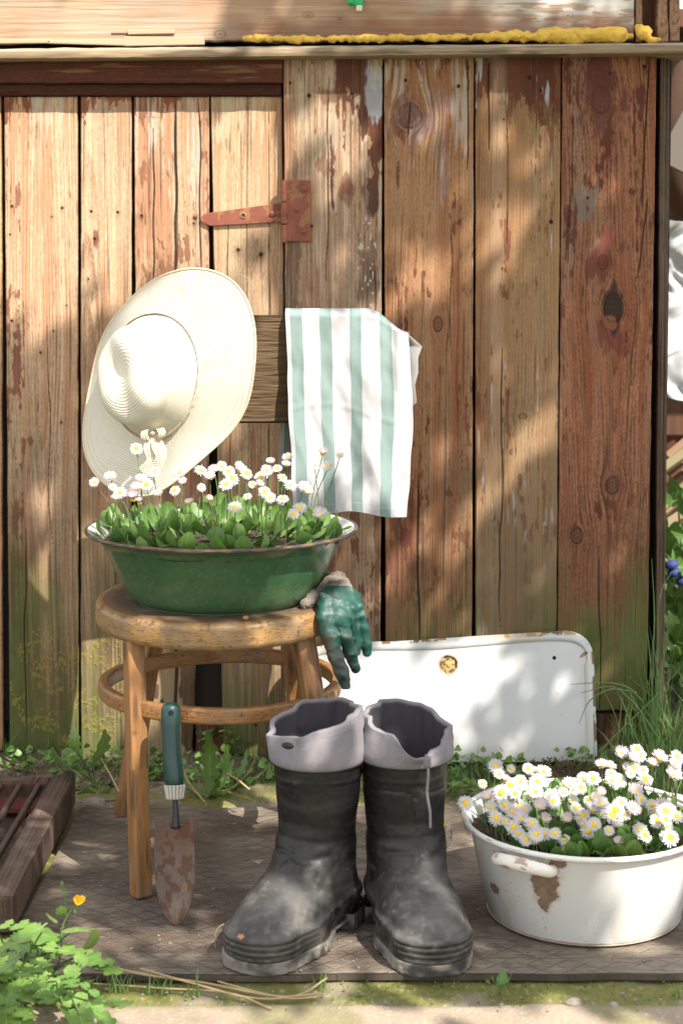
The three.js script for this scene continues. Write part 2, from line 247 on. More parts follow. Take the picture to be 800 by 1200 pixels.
// door: a dark ledged back with five planks
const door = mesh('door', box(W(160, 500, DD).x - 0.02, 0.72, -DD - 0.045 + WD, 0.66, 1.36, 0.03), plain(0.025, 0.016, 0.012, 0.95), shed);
const BK = door;
board('plank', [[-60, 893], [3, 880], [1, 113], [-60, 113]], DD, 0.022, { seed: 11, light: LIGHT, dark: DARK }, BK);
board('plank', [[12, 884], [92, 890], [90.5, 113], [5, 113]], DD, 0.022, { seed: 23, light: [0.56, 0.385, 0.25], dark: [0.26, 0.14, 0.08], grey: 0.25, make: (loc) => ({
  cath: { c: 0.078, k: 0.055, y0: loc(0, 330)[1] }, cracks: [C(loc, 33, 620, 880, 0.0016), C(loc, 60, 380, 640, 0.001)],
  nails: NL(loc, [[14, 242, 0.003], [73, 244, 0.003], [12, 275, 0.002], [61, 254, 0.0016], [14, 376, 0.003], [63, 388, 0.0022], [48, 413, 0.0026], [78, 358, 0.0016], [72, 495, 0.0026]]),
  tint: (s) => { const top = loc(0, 113)[1]; paintOn(s, 0.11 - (top - s.y) * 3.8 - 1.2 * Math.abs(s.x - 0.02), [0.26, 0.075, 0.04]); paleOn(s, 0.02 - Math.abs(s.x - 0.075) * 3 - (top - s.y) * 0.4); paintOn(s, -0.04 - s.x * 3.5, [0.25, 0.08, 0.045]);
    dirt(s, 1.15, 1.0, [0.105, 0.060, 0.034]); algae(s, 0.62, 0.85); algae(s, 0.2, 0.6);
    const q = loc(50, 800), e = Math.hypot((s.x - q[0]) / 0.085, (s.y - q[1]) / 0.10), l = 0.6 * N2(s.x * 190, s.y * 190, 77) + 0.4 * N2(s.x * 420, s.y * 420, 76), l2 = F2(s.x * 34, s.y * 26, 78, 4); if (e < 1.5 && l > 0.57 && l2 - 0.54 > 0.22 * (e - 0.7)) { s.col = mix3(s.col, [0.30, 0.23, 0.04], 0.5); s.ht += 0.2; } } }) }, BK);
board('plank', [[95, 892], [153, 893], [154, 113], [95, 113]], DD, 0.022, { seed: 37, light: [0.56, 0.385, 0.25], dark: [0.26, 0.14, 0.08], grey: 0.25, make: (loc) => ({
  cath: { c: 0.03, k: 0.05, y0: 0.5 }, cracks: [C(loc, 138, 480, 700, 0.001)], nails: NL(loc, [[107, 248, 0.003], [138, 249, 0.003], [111, 280, 0.003, 0.8], [104, 327, 0.0018], [105, 492, 0.003]]),
  tint: (s) => { const top = loc(0, 113)[1]; paintOn(s, 0.10 - (top - s.y) * 5 , [0.28, 0.085, 0.045]); const b = patch(s, ...loc(112, 277), 0.012, 0.03); s.col = mix3(s.col, [0.17, 0.06, 0.03], b * 0.8); dirt(s, 1.05, 0.95, [0.12, 0.070, 0.040]); algae(s, 0.6, 0.8);
    const q = loc(118, 800), e = Math.hypot((s.x - q[0]) / 0.03, (s.y - q[1]) / 0.09), l = 0.6 * N2(s.x * 190, s.y * 190, 79) + 0.4 * N2(s.x * 420, s.y * 420, 75), l2 = F2(s.x * 34, s.y * 26, 78, 4); if (e < 1.6 && l > 0.58 && l2 > 0.50) { s.col = mix3(s.col, [0.30, 0.23, 0.04], 0.45); s.ht += 0.2; } } }) }, BK);
board('plank', [[163, 889], [226, 900], [229, 770], [244, 735], [245, 113], [157, 113]], DD, 0.022, { seed: 41, light: [0.52, 0.35, 0.225], dark: [0.24, 0.13, 0.077], ruddy: 0.75, make: (loc) => ({
  cath: { c: 0.07, k: 0.035, y0: 0.9 }, cracks: [C(loc, 206, 118, 345, 0.0034, 0.004), C(loc, 181, 150, 345, 0.002, 0), C(loc, 234, 113, 330, 0.002), C(loc, 200, 740, 890, 0.005, 0.01)], nails: NL(loc, [[166, 253, 0.003, 0.9], [229, 254, 0.003, 0.9], [205, 262, 0.002], [177, 336, 0.002], [227, 262, 0.002, 0.8]]),
  tint: (s) => { const top = loc(0, 113)[1]; paintOn(s, 0.17 - (top - s.y) * 6.5 - (s.x > 0.095 ? 0.16 : 0), [0.25, 0.075, 0.042]); paintOn(s, -0.10 + 0.05 * S(0.1, 0.15, s.x), [0.32, 0.15, 0.09]); paintOn(s, -0.16 + 0.09 * (1 - S(0, 0.12, Math.abs(s.y - loc(0, 310)[1]))), [0.30, 0.14, 0.085]); paleOn(s, -0.02 - Math.abs(top - 0.08 - s.y) * 0.7);
    dirt(s, 0.75, 0.85, [0.13, 0.085, 0.05]); algae(s, 0.25, 0.4); const rot = F2(s.x * 40, s.y * 12, 91, 4); if (s.y < 0.28) s.col = mix3(s.col, rot > 0.52 ? [0.06, 0.035, 0.02] : [0.30, 0.22, 0.13], S(0.28, 0.18, s.y) * 0.75); } }) }, BK, [0.006, 0.004, 0.003, 0.001, 0.001, 0.002]);
board('plank', [[262, 903], [338, 906], [330, 113], [247, 113]], DD, 0.022, { seed: 53, light: [0.52, 0.36, 0.225], dark: [0.27, 0.152, 0.085], make: (loc) => ({
  cath: { c: 0.085, k: 0.03, y0: 0.6 }, ring: 0.0052, cracks: [C(loc, 270, 240, 700, 0.001), C(loc, 316, 120, 700, 0.0012)], nails: NL(loc, [[279, 293, 0.0035, 0.8], [306, 298, 0.004, 0.9], [300, 850, 0.003]]),
  tint: (s) => { paleOn(s, 0.0 - Math.abs(s.y - loc(0, 150)[1]) * 1.2, [0.52, 0.42, 0.30]); dirt(s, 0.85, 0.85, [0.13, 0.085, 0.05]); algae(s, 0.2, 0.85); s.col = mix3(s.col, [0.24, 0.10, 0.055], 0.5 * S(0.135, 0.15, s.x)); } }) }, BK, [0.004, 0.002, 0.001, 0.001]);
const DARKW = wood({ w: 0.12, h: 0.12, seed: 101, ppm: 1100, light: [0.13, 0.06, 0.037], dark: [0.055, 0.026, 0.018] });
board('baseboard_offcut', [[229, 882], [262, 882], [262, 846], [229, 846]], DD + 0.012, 0.018, { seed: 59, mat: DARKW }, BK);

// fixed planks
board('plank', [[338, 906], [445, 906], [448, 64], [332, 66]], WD, 0.026, { seed: 61, light: [0.40, 0.27, 0.175], dark: [0.20, 0.115, 0.07], grey: 0.4, make: (loc) => ({
  cath: { c: 0.02, k: 0.04, y0: 1.0 }, ring: 0.0075, nails: NL(loc, [[362, 112, 0.0042, 0.3], [412, 110, 0.003], [365, 265, 0.003], [340, 97, 0.0026]]), cracks: [C(loc, 384, 80, 330, 0.001), C(loc, 436, 300, 480, 0.0016)],
  tint: (s) => { const top = loc(0, 66)[1], d = top - s.y; paleOn(s, 0.04 - d * 0.35, [0.50, 0.39, 0.28]);
    paintOn(s, 0.135 - Math.max(0, 0.105 - s.x) * 3.2 - d * 1.3 - (s.x > 0.165 ? 0.05 : 0)); const [hx] = loc(385, 0); const e = patch(s, ...loc(440, 170), 0.014, 0.11); if (e > 0.5) s.col = mix3(s.col, PAINT, 0.85);
    const w1 = patch(s, ...loc(440, 110), 0.016, 0.05); s.col = mix3(s.col, [0.40, 0.42, 0.47], w1 * 0.7);
    for (const [x, y, rx, ry] of [[378, 195, 0.018, 0.022], [404, 224, 0.02, 0.022], [386, 110, 0.02, 0.015], [405, 215, 0.012, 0.02]]) s.col = mix3(s.col, [0.15, 0.055, 0.032], patch(s, ...loc(x, y), rx * 0.8, ry * 0.9) * 0.6);
    for (const [x, y, rx, ry] of [[340, 330, 0.02, 0.09], [432, 320, 0.022, 0.11], [345, 195, 0.008, 0.05], [436, 230, 0.018, 0.04]]) s.col = mix3(s.col, [0.075, 0.045, 0.035], patch(s, ...loc(x, y), rx, ry) * (0.35 + 0.5 * s.fib2));
    const dots = N2(s.x * 200, s.y * 120, 311); if (dots > 0.8 && Math.hypot((s.x - loc(430, 0)[0]) / 0.02, (s.y - loc(0, 310)[1]) / 0.10) < 1) s.col = mix3(s.col, [0.55, 0.50, 0.45], 0.8);
    if (s.y < loc(0, 600)[1]) paintOn(s, -0.02 + 0.05 * S(0.4, 0.2, s.y), [0.17, 0.06, 0.035]); dirt(s, 0.85, 0.8, [0.115, 0.08, 0.05]); algae(s, 0.5, 0.7); } }) });
board('plank', [[452, 906], [552, 904], [555, 63], [450, 64]], WD, 0.026, { seed: 73, light: [0.36, 0.198, 0.103], dark: [0.17, 0.079, 0.041], ruddy: 0.6, grey: 0.2, make: (loc) => ({
  cath: { c: 0.06, k: 0.045, y0: loc(0, 400)[1] }, ring: 0.0056, knots: [K(loc, 480, 136, 0.024, { s: 0.9, col: [0.20, 0.12, 0.10], col2: [0.10, 0.05, 0.05] }), K(loc, 513, 380, 0.010, { col2: [0.09, 0.035, 0.02] }), K(loc, 503, 345, 0.004)], cracks: [C(loc, 490, 560, 760, 0.003), C(loc, 480, 120, 160, 0.002), C(loc, 528, 250, 420, 0.001), C(loc, 547, 64, 200, 0.0018)], nails: NL(loc, [[475, 94, 0.0036, 0.2], [537, 101, 0.004, 0.2], [475, 400, 0.002]]),
  tint: (s) => { const top = loc(0, 64)[1], d = top - s.y; paleOn(s, 0.0 - d * 0.6, [0.44, 0.36, 0.31]); paintOn(s, 0.06 - d * 3.0 - Math.abs(s.x - 0.10) * 0.6, [0.13, 0.045, 0.028]); s.col = mix3(s.col, [0.15, 0.075, 0.07], patch(s, ...loc(484, 145), 0.036, 0.052) * 0.65); s.col = mix3(s.col, [0.34, 0.31, 0.33], patch(s, ...loc(516, 150), 0.02, 0.1) * 0.45 * s.fib2);
    paintOn(s, -0.15 + 0.05 * S(0.75, 0.5, s.y) * S(0.1, 0.5, s.y), [0.15, 0.045, 0.028]); const r = patch(s, ...loc(475, 640), 0.05, 0.13); s.col = mix3(s.col, [0.12, 0.036, 0.024], r * 0.62 * (0.5 + s.fib2)); dirt(s, 0.85, 0.75, [0.12, 0.075, 0.042]); algae(s, 0.5, 0.8); } }) });
board('plank', [[557, 904], [650, 900], [657, 62], [557, 63]], WD, 0.026, { seed: 89, light: [0.34, 0.208, 0.108], dark: [0.185, 0.102, 0.052], ruddy: 0.45, grey: 0.2, contrast: 0.85, make: (loc) => ({
  cath: { c: -0.05, k: 0.012, y0: 0.7 }, ring: 0.0060, knots: [K(loc, 612, 488, 0.009, { s: 1.4, col: [0.30, 0.18, 0.10] }), K(loc, 588, 492, 0.004, {}), K(loc, 598, 530, 0.0035, {})], cracks: [C(loc, 585, 400, 735, 0.0018), C(loc, 570, 64, 180, 0.0022), C(loc, 592, 120, 300, 0.001)], nails: NL(loc, [[620, 91, 0.0042, 0.2], [633, 106, 0.0034, 0.2], [645, 260, 0.0045, 0.2], [588, 315, 0.002], [590, 140, 0.002]]),
  tint: (s) => { const top = loc(0, 63)[1], d = top - s.y; paintOn(s, 0.46 - d * 4.2 - (s.x < 0.045 ? 0.16 : 0) , [0.115, 0.034, 0.021]); paleOn(s, (s.x < 0.04 && d < 0.11) ? 0.06 : -0.22, [0.45, 0.45, 0.48]); s.col = mix3(s.col, [0.2, 0.13, 0.06], patch(s, 0.08, top - 0.125, 0.09, 0.03) * 0.4); s.col = mix3(s.col, [0.44, 0.34, 0.24], 0.3 * (1 - S(0.006, 0.02, Math.abs(s.x - 0.047)))); paintOn(s, -0.17, [0.2, 0.08, 0.045]); s.col = mix3(s.col, [0.20, 0.17, 0.11], 0.42 * S(0.75, 0.35, s.y)); dirt(s, 0.75, 0.65, [0.125, 0.088, 0.048]); algae(s, 0.55, 0.85); } }) });
board('plank', [[652, 832], [757, 834], [769, 62], [659, 62]], WD, 0.026, { seed: 97, light: RED, dark: REDD, contrast: 1.35, grey: 0.25, make: (loc) => ({
  cath: { c: 0.10, k: 0.05, y0: loc(0, 240)[1] }, ring: 0.0064, warp: 0.06, knots: [K(loc, 704, 118, 0.020, { s: 0.7, col: [0.15, 0.06, 0.05], col2: [0.10, 0.035, 0.03] }), K(loc, 718, 362, 0.021, { s: 0.7, col: [0.10, 0.05, 0.035], col2: [0.02, 0.014, 0.011] }), K(loc, 706, 308, 0.011, { s: 0.7, col: [0.17, 0.07, 0.045] }), K(loc, 717, 569, 0.0145, { s: 0.75, col: [0.14, 0.065, 0.04], col2: [0.09, 0.04, 0.026] }), K(loc, 675, 628, 0.013, { s: 0.75, col: [0.12, 0.06, 0.035], col2: [0.025, 0.015, 0.01] }), K(loc, 740, 225, 0.007, { s: 1.6 })],
  cracks: [C(loc, 752, 64, 250, 0.0022, 0.01), C(loc, 700, 640, 830, 0.0018), C(loc, 745, 230, 330, 0.002, 0.02), C(loc, 668, 120, 320, 0.0012)], nails: NL(loc, [[755, 78, 0.0042, 0.1], [714, 86, 0.0026, 0.2], [688, 232, 0.003, 0.2]]),
  tint: (s) => { const top = loc(0, 62)[1], d = top - s.y; paintOn(s, 0.09 - d * 0.9 - Math.abs(s.x - 0.085) * 1.1, [0.12, 0.034, 0.026]); s.col = mix3(s.col, [0.11, 0.042, 0.036], patch(s, ...loc(706, 118), 0.036, 0.075) * 0.75);
    s.col = mix3(s.col, [0.135, 0.036, 0.028], patch(s, ...loc(705, 300), 0.03, 0.05) * 0.75); s.col = mix3(s.col, [0.135, 0.036, 0.028], patch(s, ...loc(716, 385), 0.036, 0.042) * 0.7); s.col = mix3(s.col, BLACK, patch(s, ...loc(718, 358), 0.018, 0.042) * 0.85); s.col = mix3(s.col, [0.22, 0.09, 0.05], patch(s, ...loc(712, 378), 0.013, 0.012) * 0.9);
    s.col = mix3(s.col, [0.18, 0.15, 0.125], patch(s, ...loc(688, 236), 0.024, 0.03) * 0.75); paintOn(s, -0.13, [0.13, 0.042, 0.028]); const dn = S(0.5, 0.25, s.y); s.col = mix3(s.col, [0.13, 0.055, 0.035], dn * 0.45); algae(s, 0.34, 0.95); algae(s, 0.2, 0.7); } }) }, shed, [0.003, 0.0015, 0.001, 0.0012]);
board('baseboard', [[652, 905], [775, 905], [775, 833], [652, 838]], WD + 0.02, 0.04, { seed: 101, mat: DARKW }, shed, 0.004);

// lintel over the door, drip ledge, upper weatherboard
board('lintel', [[-60, 97], [331, 97], [331, 69], [-60, 71]], WD - 0.004, 0.04, { seed: 111, light: [0.115, 0.040, 0.023], dark: [0.055, 0.018, 0.012], horiz: true, ruddy: 0, grey: 0, make: (loc, w, h) => ({ cath: { c: -0.02, k: 0.03, y0: 0.5 }, tint: (s) => { const n = F2(s.x * 9, s.y * 90, 113, 3); s.col = mix3(s.col, [0.26, 0.15, 0.085], 0.6 * S(0.64, 0.74, n)); } }) });
board('lintel_strip', [[-60, 112], [330, 112], [330, 98], [-60, 98]], WD + 0.012, 0.03, { seed: 117, light: [0.075, 0.027, 0.017], dark: [0.035, 0.013, 0.01], horiz: true, ruddy: 0, grey: 0, make: (loc, w, h) => ({ cath: { c: -0.02, k: 0.03, y0: 0.5 } }) });
{ // ledge with a bevelled upper edge, running the width of the wall; slightly higher on the right
  const LD = 3.413, a = W(-70, 70.5, LD), b = W(860, 62.5, LD), n = 90, hgt = 0.0235;
  const prof = [[-0.12, 0], [0.0, 0], [0.004, 0.003], [0.004, hgt * 0.62], [0.0, hgt * 0.74], [-0.018, hgt], [-0.12, hgt + 0.006]];
  const g = grid((u, v) => { const k = Math.min(prof.length - 1, Math.round(v * (prof.length - 1))), [d, y] = prof[k], wob = (F2(u * 60, k * 3.1, 121, 3) - 0.5) * 0.004 * (k > 1 ? 1 : 0.5); return V(mix(a.x, b.x, u), mix(a.y, b.y, u) + y + wob, -LD + d + (F2(u * 45, 7 + k, 122, 3) - 0.5) * 0.004); }, n, prof.length - 1, { uv: (u, v) => [u, v] });
  const L = b.x - a.x, m = surface(1400, 64, (u, v) => { const x = u * L, n1 = F2(x * 6, v * 5, 131, 3), f = N2(x * 16, v * 60, 132), f2 = N2(x * 60, v * 22, 133), c = mix3(mix3([0.36, 0.27, 0.17], [0.20, 0.135, 0.085], f), [0.10, 0.07, 0.045], S(0.52, 0.7, n1) * 0.8); const pale = S(0.58, 0.72, v) * 0.7; return [...mix3(c, [0.50, 0.44, 0.33], pale * (0.5 + 0.5 * f2)), 0.5 + 0.4 * f + 0.2 * f2]; }, { bump: 0.0015 });
  mesh('ledge', g.translate(0, 0, WD), m, shed);
}
const upper = board('weatherboard', [[-70, 51], [742, 47], [744, -60], [-70, -60]], WD - 0.004, 0.03, { seed: 139, ppm: 800, light: [0.50, 0.34, 0.22], dark: [0.30, 0.165, 0.095], ring: 0.005, horiz: true, make: (loc, w, h) => ({ cath: { c: h * 0.3, k: 0.04, y0: w * 0.35 }, tint: (s) => {
  const f = N2(s.x * 9, s.y * 260, 141), f2 = N2(s.x * 26, s.y * 700, 142), n = F2(s.x * 7, s.y * 30, 143, 3); s.col = mix3(mix3([0.50, 0.35, 0.24], [0.30, 0.165, 0.10], clamp(f * 0.55 + f2 * 0.35 + (n - 0.5) * 0.7)), [0.42, 0.40, 0.36], 0.32 * S(0.45, 0.65, F2(s.x * 5, s.y * 12, 144, 3)));
  const [xl] = loc(520, 0), w1 = S(xl, xl + 0.22, s.x); s.col = mix3(s.col, [0.62, 0.60, 0.57], w1 * 0.85 * S(0.44, 0.52, F2(s.x * 18, s.y * 80, 145, 4) + 0.10 * S(0.03, 0.09, s.y))); s.col = mix3(s.col, [0.24, 0.115, 0.07], 0.75 * S(0.07, 0.035, s.y + 0.035 * (N2(s.x * 30, 3, 146) - 0.5)) * S(loc(210, 0)[0], loc(330, 0)[0], s.x));
  for (const [x, y, r] of [[258, 40, 0.016], [361, 18, 0.012], [665, 18, 0.012], [398, 22, 0.006]]) { const q = loc(x, y), d = Math.hypot((s.x - q[0]) * 0.8, (s.y - q[1]) * 1.2); s.col = mix3(s.col, [0.20, 0.11, 0.06], 0.7 * (1 - S(r * 0.5, r, d)) * (0.6 + 0.4 * Math.sin(d * 900))); }
  const cr = Math.abs(s.y - loc(0, 39)[1] - 0.004 * (N2(s.x * 25, 1, 147) - 0.5)); if (s.x > loc(130, 0)[0] && s.x < loc(205, 0)[0]) s.col = mix3(s.col, BLACK, 0.9 * (1 - S(0.0015, 0.003, cr))); s.ht = 0.5 + 0.3 * f + 0.15 * f2; } }) }, shed, [0.006, 0.002, 0.001, 0.001]);
{ // splintered strips hanging from the lower edge of the weatherboard
  const m = plain(0.44, 0.34, 0.23, 0.9);
  for (const [x0, x1, y0, y1] of [[-10, 60, 46, 52], [56, 148, 47, 52.5], [146, 240, 44, 53], [150, 205, 36, 39.5]]) { const a = W(x0, (y0 + y1) / 2, WD - 0.008), b = W(x1, (y0 + y1) / 2, WD - 0.008); const g = boxUV(box((a.x + b.x) / 2, a.y, a.z + 0.001, b.x - a.x, (y1 - y0) / 580, 0.008, 0.002), 3); const p = g.attributes.position; for (let i = 0; i < p.count; i++) p.setY(i, p.getY(i) + (N2(p.getX(i) * 70, p.getY(i) > a.y ? 1 : 5, 152) - 0.5) * 0.006); mesh('splinter', g.translate(0, 0, WD), m, shed); }
}
// corner: narrow posts and stub boards at the right end
const STUB = wood({ w: 0.02, h: 0.8, seed: 173, ppm: 1600, light: [0.34, 0.20, 0.125], dark: [0.14, 0.07, 0.04] }), POST = wood({ w: 0.02, h: 1.4, seed: 161, ppm: 1200, light: [0.12, 0.08, 0.058], dark: [0.045, 0.03, 0.022] });
board('corner_post', [[766, 905], [773, 905], [779, 62], [773, 62]], WD + 0.03, 0.05, { seed: 161, mat: POST });
board('corner_strip', [[772, 905], [777, 905], [784.5, 66], [777.5, 66]], WD + 0.05, 0.05, { seed: 163, mat: POST });
board('stub_board', [[745, 49], [752, 49], [752, -60], [745, -60]], WD - 0.006, 0.03, { seed: 167, mat: STUB });
board('stub_board', [[752, 47], [768, 47], [768, -60], [752, -60]], WD + 0.03, 0.03, { seed: 169, mat: DARKW });
board('stub_board', [[770, 50], [783, 49], [781, -60], [769, -60]], WD - 0.002, 0.03, { seed: 173, mat: STUB }, shed, 0.004);
board('stub_board', [[785, 48], [796, 48], [796, -60], [783, -60]], WD - 0.002, 0.03, { seed: 179, mat: STUB }, shed, 0.002);
{ // rest of the shed: dark inner lining, side wall, roof
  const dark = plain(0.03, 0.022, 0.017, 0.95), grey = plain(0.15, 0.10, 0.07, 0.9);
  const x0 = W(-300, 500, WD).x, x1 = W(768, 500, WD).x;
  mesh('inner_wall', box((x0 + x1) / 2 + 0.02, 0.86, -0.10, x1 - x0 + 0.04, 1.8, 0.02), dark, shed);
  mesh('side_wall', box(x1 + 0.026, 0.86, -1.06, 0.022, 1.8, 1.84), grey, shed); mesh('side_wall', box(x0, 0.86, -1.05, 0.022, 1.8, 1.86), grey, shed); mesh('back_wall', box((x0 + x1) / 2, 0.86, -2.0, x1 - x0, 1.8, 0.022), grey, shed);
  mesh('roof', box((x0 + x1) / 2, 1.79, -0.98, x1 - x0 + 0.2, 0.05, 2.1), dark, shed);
}
// hinge: strap on the door, barrel and plate on the fixed plank
{
  const rust = surface(256, 256, (u, v) => { const n = F2(u * 9, v * 9, 191, 4), k = N2(u * 90, v * 90, 192); let c = mix3([0.30, 0.095, 0.055], [0.19, 0.055, 0.035], n); c = mix3(c, [0.34, 0.17, 0.07], S(0.56, 0.66, F2(u * 13, v * 13, 193, 3)) * 0.7); return [...mix3(c, [0.10, 0.04, 0.03], S(0.8, 0.9, k) * 0.6), 0.5 + 0.4 * n + 0.2 * k]; }, { bump: 0.0012, rough: 0.75 });
  const a = W(240, 257, DD - 0.003), b = W(330, 249, DD - 0.003), s = new THREE.Shape();
  const hw0 = 0.0125, hw1 = 0.0185; s.moveTo(a.x, a.y - hw0 * 0.6); s.quadraticCurveTo(a.x - 0.014, a.y, a.x, a.y + hw0 * 0.75); s.lineTo(a.x + 0.012, a.y + hw0); s.lineTo(b.x, b.y + hw1); s.lineTo(b.x, b.y - hw1); s.lineTo(a.x + 0.012, a.y - hw0);
  const strap = mesh('hinge', boxUV(new THREE.ExtrudeGeometry(s, { depth: 0.003, bevelThickness: 0.001, bevelSize: 0.001, bevelSegments: 2 }).translate(0, 0, a.z + WD), 4), rust, shed);
  const p0 = W(333, 283, WD - 0.004), p1 = W(364, 211, WD - 0.004), w = p1.x - p0.x, h = p1.y - p0.y;
  mesh('hinge_plate', boxUV(box((p0.x + p1.x) / 2, (p0.y + p1.y) / 2, p0.z + WD, w, h, 0.0045, 0.0015), 4), rust, strap);
  const bx = W(333, 250, WD).x;
  for (const [y0, y1] of [[211, 236], [237.5, 262], [263.5, 284]]) { const q0 = W(333, y0, WD - 0.006), q1 = W(333, y1, WD - 0.006); mesh('barrel', boxUV(new THREE.CylinderGeometry(0.0062, 0.0062, q0.y - q1.y, 14).translate(bx, (q0.y + q1.y) / 2, q0.z + WD), 4), rust, strap); }
  const screw = (x, y, D, r) => { const q = W(x, y, D); const g = new THREE.SphereGeometry(r, 14, 8, 0, 2 * Math.PI, 0, 1.2).rotateX(Math.PI / 2).scale(1, 1, 0.6).translate(q.x, q.y, q.z - r * 0.12 + WD); mesh('screw', merged([g, box(q.x, q.y, q.z + r * 0.42 + WD, r * 1.5, r * 0.22, r * 0.2, 0.0002)]), rust, strap); };
  screw(319, 251, DD - 0.007, 0.0075); screw(356, 222, WD - 0.0075, 0.0055); screw(356, 272, WD - 0.0075, 0.0055); screw(347, 246, WD - 0.0075, 0.0045); screw(229, 254, DD - 0.001, 0.0045);
  const hole = W(285, 252.5, DD - 0.0072); mesh('screw_hole', new THREE.CylinderGeometry(0.0042, 0.0042, 0.002, 16).rotateX(Math.PI / 2).translate(hole.x, hole.y, hole.z + WD), plain(0.02, 0.015, 0.012), strap);
  mesh('hole_rim', new THREE.TorusGeometry(0.0048, 0.0012, 8, 20).translate(hole.x, hole.y, hole.z + WD + 0.0006), plain(0.36, 0.2, 0.12, 0.7), strap);
}
{ // expanding foam squeezed out along the ledge
  const balls = [], r = rng(7), add = (x, y, rr) => balls.push([W(x, y, WD - 0.014), rr]);
  for (let x = 287; x < 742; x += 2.6) { const fat = x > 575 && x < 618 ? 1.2 : x > 632 && x < 728 ? 1.6 : x < 585 ? 0.72 : 0.6; add(x + r() * 2, 47.5 - fat * 2.2 + (r() - 0.5) * 3 - (x - 287) * 0.008, (0.0055 + 0.0045 * r()) * fat * (x > 728 ? 0.8 : 1)); if (fat > 1 && r() < 0.75) add(x, 41 + r() * 4, 0.006 * fat * (0.5 + 0.6 * r())); }
  for (let k = 0; k < 9; k++) add(746 + r() * 12, 36 + r() * 9, 0.006 + 0.004 * r());
  add(748, 33, 0.007); for (let k = 0; k < 6; k++) add(760 + k * 3, 46 + r() * 2, 0.003 + 0.002 * r());
  const f = (p) => { let d = 1; for (const [q, rr] of balls) { const dx = p.x - q.x; if (Math.abs(dx) > 0.04) continue; const e = Math.hypot(dx, p.y - q.y, (p.z - q.z) * 0.9) - rr; d = d > 0.5 ? e : smin(d, e, 0.004); } return d + (F3(p.x * 130, p.y * 130, p.z * 130, 201, 2) - 0.5) * 0.007 + (F3(p.x * 45, p.y * 45, p.z * 45, 202, 2) - 0.5) * 0.007; };
  const a = W(280, 60, WD), b = W(772, 28, WD);
  mesh('foam_bead', nets(f, V(a.x, a.y, -WD - 0.012), V(b.x, b.y, -WD + 0.045), 0.003, (x, y, z) => mix3([0.62, 0.34, 0.03], [0.80, 0.56, 0.12], F3(x * 90, y * 90, z * 90, 203))).translate(0, 0, WD), new THREE.MeshPhysicalMaterial({ vertexColors: true, roughness: 0.8 }), shed);
}
{ // green plastic clip with a pale end, hanging at the top edge
  const c = thing('plastic_clip', 'green plastic clip with pale tip hanging against the top board', 'clip', W(416, -2, WD - 0.022));
  const g = new RoundedBoxGeometry(0.030, 0.055, 0.012, 3, 0.004).translate(0.001, 0.012, 0); mesh('clip_body', g, plain(0.01, 0.42, 0.14, 0.35), c); mesh('clip_tip', new RoundedBoxGeometry(0.012, 0.012, 0.011, 3, 0.002).translate(0.008, -0.0195, 0), plain(0.75, 0.72, 0.6, 0.5), c); mesh('clip_jaw', new RoundedBoxGeometry(0.012, 0.05, 0.010, 3, 0.003).translate(-0.009, 0.012, 0.0095), plain(0.012, 0.36, 0.12, 0.35), c);
}

